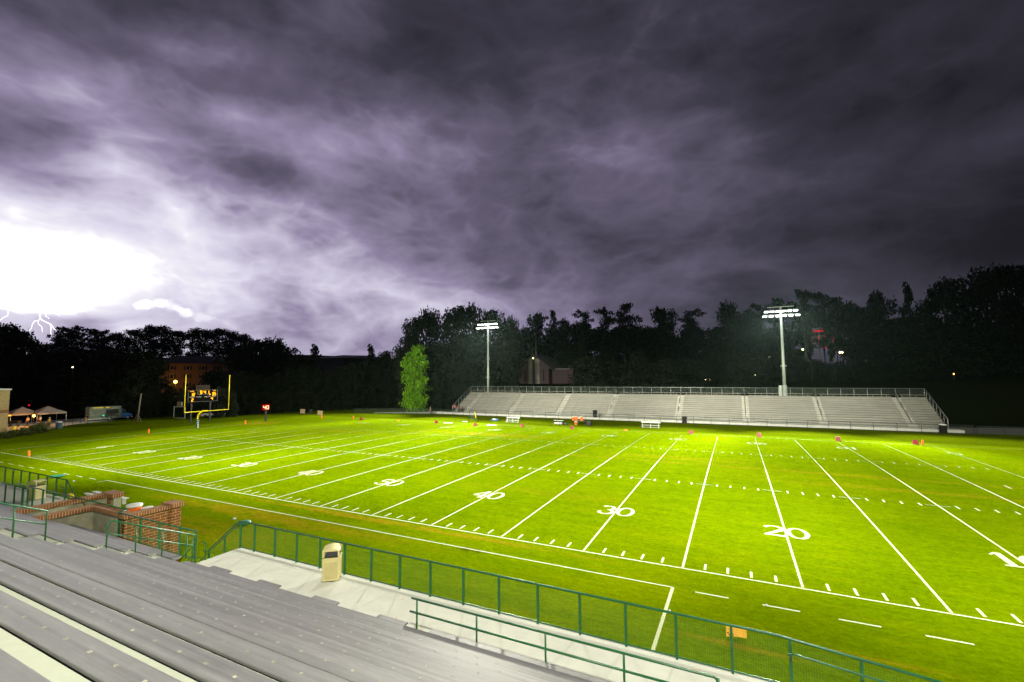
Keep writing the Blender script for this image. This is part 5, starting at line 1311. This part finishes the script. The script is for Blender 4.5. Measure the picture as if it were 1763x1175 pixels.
# hedge wall on the far left
hz = []
for i in range(15):
    x_ = 400+i*20.5; py_ = 634-14*math.sin(i*1.3)*.5+(10 if i < 4 else 0)-(8 if i > 8 else 0); dep = 104+i*1.6
    tp = ud(x_, py_, dep); z = ground(tp[0], tp[1])-.1
    tree('column', i % 3, tp[0], tp[1], z, tp[2]-z, 42*dep/FPX, '%s dark hedge tree from the left behind the play clock' % ORD[i], 'dark evergreen hedge trees')
for i in range(8):
    x_ = 252+i*21; dep = 98+(i % 3)*2; tp = ud(x_, 668+6*math.sin(i*2.), dep); z = ground(tp[0], tp[1])-.1
    tree('column', (i+1) % 3, tp[0], tp[1], z, tp[2]-z, 34*dep/FPX, '%s low dark hedge tree from the left behind the scoreboard' % ORD[i], 'dark evergreen hedge trees')
for i in range(7):
    x_ = 752+i*20; dep = 116+(i % 2)*3; tp = ud(x_, 634+5*math.sin(i*2.), dep); z = ground(tp[0], tp[1])-.1
    if 835 < x_ : continue
    tree('column', (i+1) % 3, tp[0], tp[1], z, tp[2]-z, 36*dep/FPX, '%s dark hedge tree from the left before the left light pole' % ORD[i], 'dark evergreen hedge trees')
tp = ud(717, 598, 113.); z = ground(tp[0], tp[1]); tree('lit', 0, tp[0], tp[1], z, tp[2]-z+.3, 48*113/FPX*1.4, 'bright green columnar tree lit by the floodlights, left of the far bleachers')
for i, (x_, y_, s) in enumerate(((8, 756, 1.7), (24, 753, 1.9), (42, 751, 1.8), (58, 748, 2.0), (68, 746, 2.2), (74, 744, 1.6))):
    p = uz(x_, y_); tree('bush', 0, p[0]-.5, p[1], 0, 1.3+.15*i, s*1.2, '%s from the left of the low shrubs below the canopy tents' % ORD[i], 'low shrubs on the left bank', 'shrub')

# ------------------------------------------------------------------ buildings in the dark
# church
bw = 137.; L_ = ud(886, 656, bw); Rr = ud(953, 656, bw); cz = ground(0, 112)
cx0, cx1, cyy = L_[0], Rr[0], (L_[1]+Rr[1])/2; zb = cz-.3; ze = ud(915, 635, bw)[2]; zp = ud(915, 611.5, bw)[2]; cxm = (cx0+cx1)/2
ch = thing('church', 'dark brick church with a gabled front, low wings and a thin spire', 'church', (cxm, cyy, zb))
MB().prism([(cx0+.5, cyy, zb), (cx1-.5, cyy, zb), (cx1-.5, cyy, ze), (cxm, cyy, zp-.3), (cx0+.5, cyy, ze)], (0, 14, 0)).build('gable_wall', M['church'], ch)
rf = MB()
for sgn, xe in ((-1, cx0-.4), (1, cx1+.4)): rf.prism([(xe, cyy-.6, ze-.35), (cxm, cyy-.6, zp), (cxm, cyy-.6, zp+.32), (xe, cyy-.6, ze)], (0, 15, 0))
rf.build('roof', simple('pale_fascia_roof', (.06, .052, .056), .8), ch)
xl = ud(808, 640, bw)[0]; xr = ud(991, 640, bw)[0]; zw = ze-.15
a = MB(); a.boxr((xl, cyy+3, zb), (cx0+.5, cyy+10, zw)); a.build('left_wing', M['church'], ch); a = MB(); a.boxr((cx1-.5, cyy+3, zb), (xr, cyy+10, zw-.2)); a.build('right_wing', M['church'], ch)
a = MB(); a.boxr((xl-.3, cyy+2.5, zw), (cx0+.4, cyy+10.4, zw+.3)); a.boxr((cx1-.4, cyy+2.5, zw-.2), (xr+.3, cyy+10.4, zw+.1)); a.split('wing_roof', simple('wing_fascia', (.13, .12, .12), .8), ch)
a = MB(); a.boxr((cxm-1.7, cyy-.25, zb), (cxm-.5, cyy, zp-.9)); a.boxr((cxm+.5, cyy-.25, zb), (cxm+1.9, cyy, zp-1.1)); a.split('stone_pier', M['stone'], ch)
for x_ in (cx0+2.2, cx0+3.6, cx1-3.6, cx1-2.2): MB().boxr((x_-.25, cyy-.03, zb+.8), (x_+.25, cyy+.02, ze-.2)).build('window', M['glass'], ch)
sx0 = ud(919, 600, bw)[0]; MB().tube([(sx0, cyy+1, zp-.5), (sx0, cyy+1, zp+2.0), (sx0, cyy+1, ud(919, 572, bw)[2])], [.35, .2, .04], 6).build('spire', M['stone'], ch, True)
MB().tube([(sx0-1., cyy+.5, zp-1), (sx0-1., cyy+.5, zp+2.6)], [.16, .1], 6).build('vent_pipe', M['stone'], ch, True)
def glow(px_, py_, dep, mat, r, label, pole=True, pt=None, cat='lamp', grp='distant lamps'):
    p = ud(px_, py_, dep); z = ground(p[0], p[1]); t = thing('street_lamp', label, cat, (p[0], p[1], z), grp)
    MB().lathe((p[0], p[1], p[2]-r), [(r*.3, 0), (r*.9, r*.4), (r, r), (r*.8, r*1.6), (r*.2, r*2)], 8).build('lamp', M[mat], t, True)
    if pole: MB().tube([(p[0], p[1]+.1, z), (p[0], p[1]+.1, p[2])], .07, 6).build('pole', M['steel_dark'], t, True)
    if pt: point('lamp_light', (p[0]-.2, p[1]-.6, p[2]-.5), pt[0], pt[1], t, .3)
    return t
glow(918, 617, bw-.8, 'lamp_yg', .22, 'small yellow green lamp at the peak of the church gable', True, (12, (.9, 1, .5)))
glow(875, 619, 139, 'lamp_orange', .26, 'orange street lamp left of the church gable', True, (500, (1, .35, .05)))
glow(302, 657.5, 146, 'lamp_orange', .46, 'bright orange street lamp in front of the apartment house', True, (650, (1, .40, .08)))
glow(125, 632.5, 100, 'lamp_warm', .13, 'tiny white light in the dark trees at far left')
glow(50, 698, 100, 'lamp_red', .18, 'small red light above the left canopy tent')
glow(1325, 614.5, 125, 'lamp_warm', .26, 'pale street lamp left of the right light pole')
glow(1382, 602, 120, 'lamp_yg', .24, 'yellow green street lamp left of the red lit tower')
glow(1446, 607, 124, 'lamp_warm', .22, 'left lamp of the white pair right of the red lit tower'); glow(1450, 607, 124, 'lamp_warm', .22, 'right lamp of the white pair right of the red lit tower')
glow(1490, 622, 118, 'lamp_yg', .13, 'small green lamp far right of the red lit tower')
glow(1642, 644, 98, 'lamp_orange', .09, 'tiny orange lamp in the black trees at right')
glow(1300, 646, 128, 'lamp_warm', .12, 'tiny warm lamp low under the trees left of the right pole')
p = uz(1221, 648, 8.3) if False else ud(1221, 650, 131); car((p[0], p[1]+2, ground(p[0], p[1])+.0), R(-100), 'car with both headlights on under the trees behind the bleachers', M['cloth_grey'], True)
# apartment house
aw = 152.; A0 = ud(276, 660, aw); A1 = ud(404, 660, aw+14); dv = Vector((A1[0]-A0[0], A1[1]-A0[1], 0)); Lw = dv.length; an_ = math.atan2(dv.y, dv.x)
zg = ground(A0[0], A0[1])-.3; zev = ud(330, 626, aw+4)[2]; zrd = ud(330, 612.5, aw+8)[2]
ap = thing('apartment_house', 'long brick apartment house with a dark hip roof, lit orange at its left end', 'apartment house', (A0[0], A0[1], zg), None, an_)
def LA(m, n, mt, par=None): o = m.build(n, mt, None); o.parent = par or ap; return o
H_ = zev-zg
LA(MB().boxr((0, 0, 0), (Lw, 12, H_)), 'wall', M['apt'])
r_ = MB(); e = .8; hr2 = zrd-zg
r_.v = [(-e, -e, H_), (Lw+e, -e, H_), (Lw+e, 12+e, H_), (-e, 12+e, H_), (3.5, 6, hr2), (Lw-5, 6, hr2)]; r_.f = [(0, 1, 5, 4), (1, 2, 5), (2, 3, 4, 5), (3, 0, 4), (0, 3, 2, 1)]; r_.mi = [0]*5; LA(r_, 'roof', M['roof'])
LA(MB().prism([(Lw*.62, -.9, H_), (Lw*.82, -.9, H_), (Lw*.72, -.9, H_+2.4)], (0, 5, 0)), 'dormer', M['roof'])
nw = int(Lw/4.6)
for i in range(nw):
    for zf in (H_-2.3, H_-5.2, H_-8.1):
        if zf < 0: continue
        x_ = 2.4+i*4.4; wd_ = LA(MB().boxr((x_, -.05, zf), (x_+1.1, .0, zf+1.5)), 'window', M['white']); 
        LA(MB().boxr((x_+.1, -.07, zf+.1), (x_+1., -.052, zf+1.4)), 'pane', M['glass'], wd_)
        LA(MB().boxr((x_-.55, -.06, zf), (x_-.08, .0, zf+1.5)), 'shutter', M['dark']); LA(MB().boxr((x_+1.18, -.06, zf), (x_+1.65, .0, zf+1.5)), 'shutter', M['dark'])
# low roofed house behind the hedge
q0 = ud(556, 617, 190); q1 = ud(636, 614, 200); zg = ground(q0[0], q0[1]); zt = ud(590, 610.5, 195)[2]
lh = thing('hill_house', 'long dark roofed house showing above the hedge between two treetops', 'house', (q0[0], q0[1], zg))
a = MB(); a.boxr((q0[0]-4, q0[1]-6, zg), (q1[0]+8, q0[1]+30, zt-2.2)); a.build('wall', M['roof'], lh)
a = MB(); xx0, xx1, y0_, y1_ = q0[0]-5, q1[0]+9, q0[1]-7, q0[1]+31; zz = zt-2.2; ym = (y0_+y1_)/2
a.v = [(xx0, y0_, zz), (xx1, y0_, zz), (xx1, y1_, zz), (xx0, y1_, zz), (xx0+4, ym, zt), (xx1-6, ym, zt-.6)]; a.f = [(0, 1, 5, 4), (1, 2, 5), (2, 3, 4, 5), (3, 0, 4), (0, 3, 2, 1)]; a.mi = [0]*5; a.build('roof', M['roof'], lh)
# red-lit tower
tw = 119.; b0 = ud(1390, 640, tw); b1 = ud(1434, 640, tw); zg = ground(b0[0], b0[1])
rt = thing('lit_tower', 'open concrete tower with red light strips seen between the pines at right', 'tower', (b0[0], b0[1], zg))
for i, pyv in enumerate((572, 585, 598)):
    z_ = ud(1410, pyv, tw)[2]; MB().boxr((b0[0], b0[1], z_-.12), (b1[0], b0[1]+5, z_)).build('floor_slab', M['stone'], rt)
    rl = MB()
    for k in range(3): rl.boxr((b0[0], b0[1]-.03, z_+.3+.32*k), (b1[0], b0[1], z_+.33+.32*k))
    rl.split('railing', M['alu_raw'], rt)
for i, (px_, ya, yb2) in enumerate(((1398, 583, 592), (1409, 580, 591), (1420, 578, 588), (1431.5, 581, 588), (1409, 569, 573), (1420, 597, 601), (1432, 596, 601))):
    p0_, p1_ = ud(px_, yb2, tw), ud(px_, ya, tw); MB().boxr((p0_[0]-.08, b0[1]-.15, p0_[2]), (p0_[0]+.08, b0[1]-.05, p1_[2])).build('light_strip', M['lamp_red'], rt)
p0_ = ud(1403, 570.5, tw); MB().boxr((p0_[0]-.9, b0[1]-.15, p0_[2]-.12), (p0_[0]+1.8, b0[1]-.05, p0_[2]+.12)).build('light_strip', M['lamp_red'], rt)
for x_ in (b0[0], (b0[0]+b1[0])/2, b1[0]): MB().boxr((x_-.15, b0[1]+.02, zg), (x_+.15, b0[1]+.3, ud(1410, 566, tw)[2])).build('column', M['stone'], rt)
# overhead cables
for i, (ya, yb2) in enumerate(((619, 604), (627, 617), (637, 637))):
    p0_, p1_ = ud(748, ya, 126), ud(916 if i < 2 else 880, yb2, 139); pts = []
    for k in range(13): u = k/12; q = p0_*(1-u)+p1_*u; pts.append((q[0], q[1], q[2]-1.2*4*u*(1-u)*.5))
    b = MB().tube(pts, .035, 4); centre_tag(b.build('power_cable', simple('grey_cable', (.2, .2, .2), .6), None, True), '%s overhead cable strung left of the church' % ('topmost', 'middle', 'lowest')[i], 'cable', 'overhead cables by the church')

# ------------------------------------------------------------------ lightning
def bolt(pts, w_, D=1500.):
    b = MB(); P = [Vector(ud(x_, y_, D)) for x_, y_ in pts]; n = len(P); b.tube(P, [.55*w_*(1-.6*k/(n-1)) for k in range(n)], 5); return b
t = thing('lightning_bolt', 'branching lightning bolt striking behind the trees at far left', 'lightning', tuple(ud(75, 600, 1500.)))
r_ = random.Random(4)
def jag(a, b, n=7, j=2.2): return [(a[0]+(b[0]-a[0])*k/n+(r_.uniform(-j, j) if 0 < k < n else 0), a[1]+(b[1]-a[1])*k/n+(r_.uniform(-j, j)*.4 if 0 < k < n else 0)) for k in range(n+1)]
main = [(66, 532), (69, 538), (68, 545), (72, 551), (77, 554), (84, 557), (88, 559), (93, 566), (98, 571)]
bolt(main, 1.9).build('main_channel', M['bolt'], t, True)
for a in ([(70, 548), (66, 552), (60, 553), (56, 558), (54, 566), (50, 570)], [(66, 552), (66, 558), (72, 563), (73, 572)], [(86, 558), (88, 566), (87, 573), (91, 582)], [(78, 532), (80, 540), (79, 545), (85, 549)], [(84, 531), (91, 537), (96, 540), (103, 544)], [(14, 536), (13, 544), (6, 547), (0, 552)]):
    bolt(a, 1.0).build('branch', M['bolt'], t, True)

# ------------------------------------------------------------------ haze
if True:
    hz = MB(); hz.boxr((-430, -95, -1.), (430, 630, 95)); m = bpy.data.materials.new('haze'); m.use_nodes = True; m.node_tree.nodes.clear()
    v = m.node_tree.nodes.new('ShaderNodeVolumePrincipled'); o_ = m.node_tree.nodes.new('ShaderNodeOutputMaterial'); v.inputs['Density'].default_value = 1.5e-5; v.inputs['Color'].default_value = (.6, .95, .92, 1); v.inputs['Anisotropy'].default_value = .75
    m.node_tree.links.new(v.outputs[0], o_.inputs['Volume']); hz_o = hz.build('haze', m); tag(hz_o, kind='stuff')
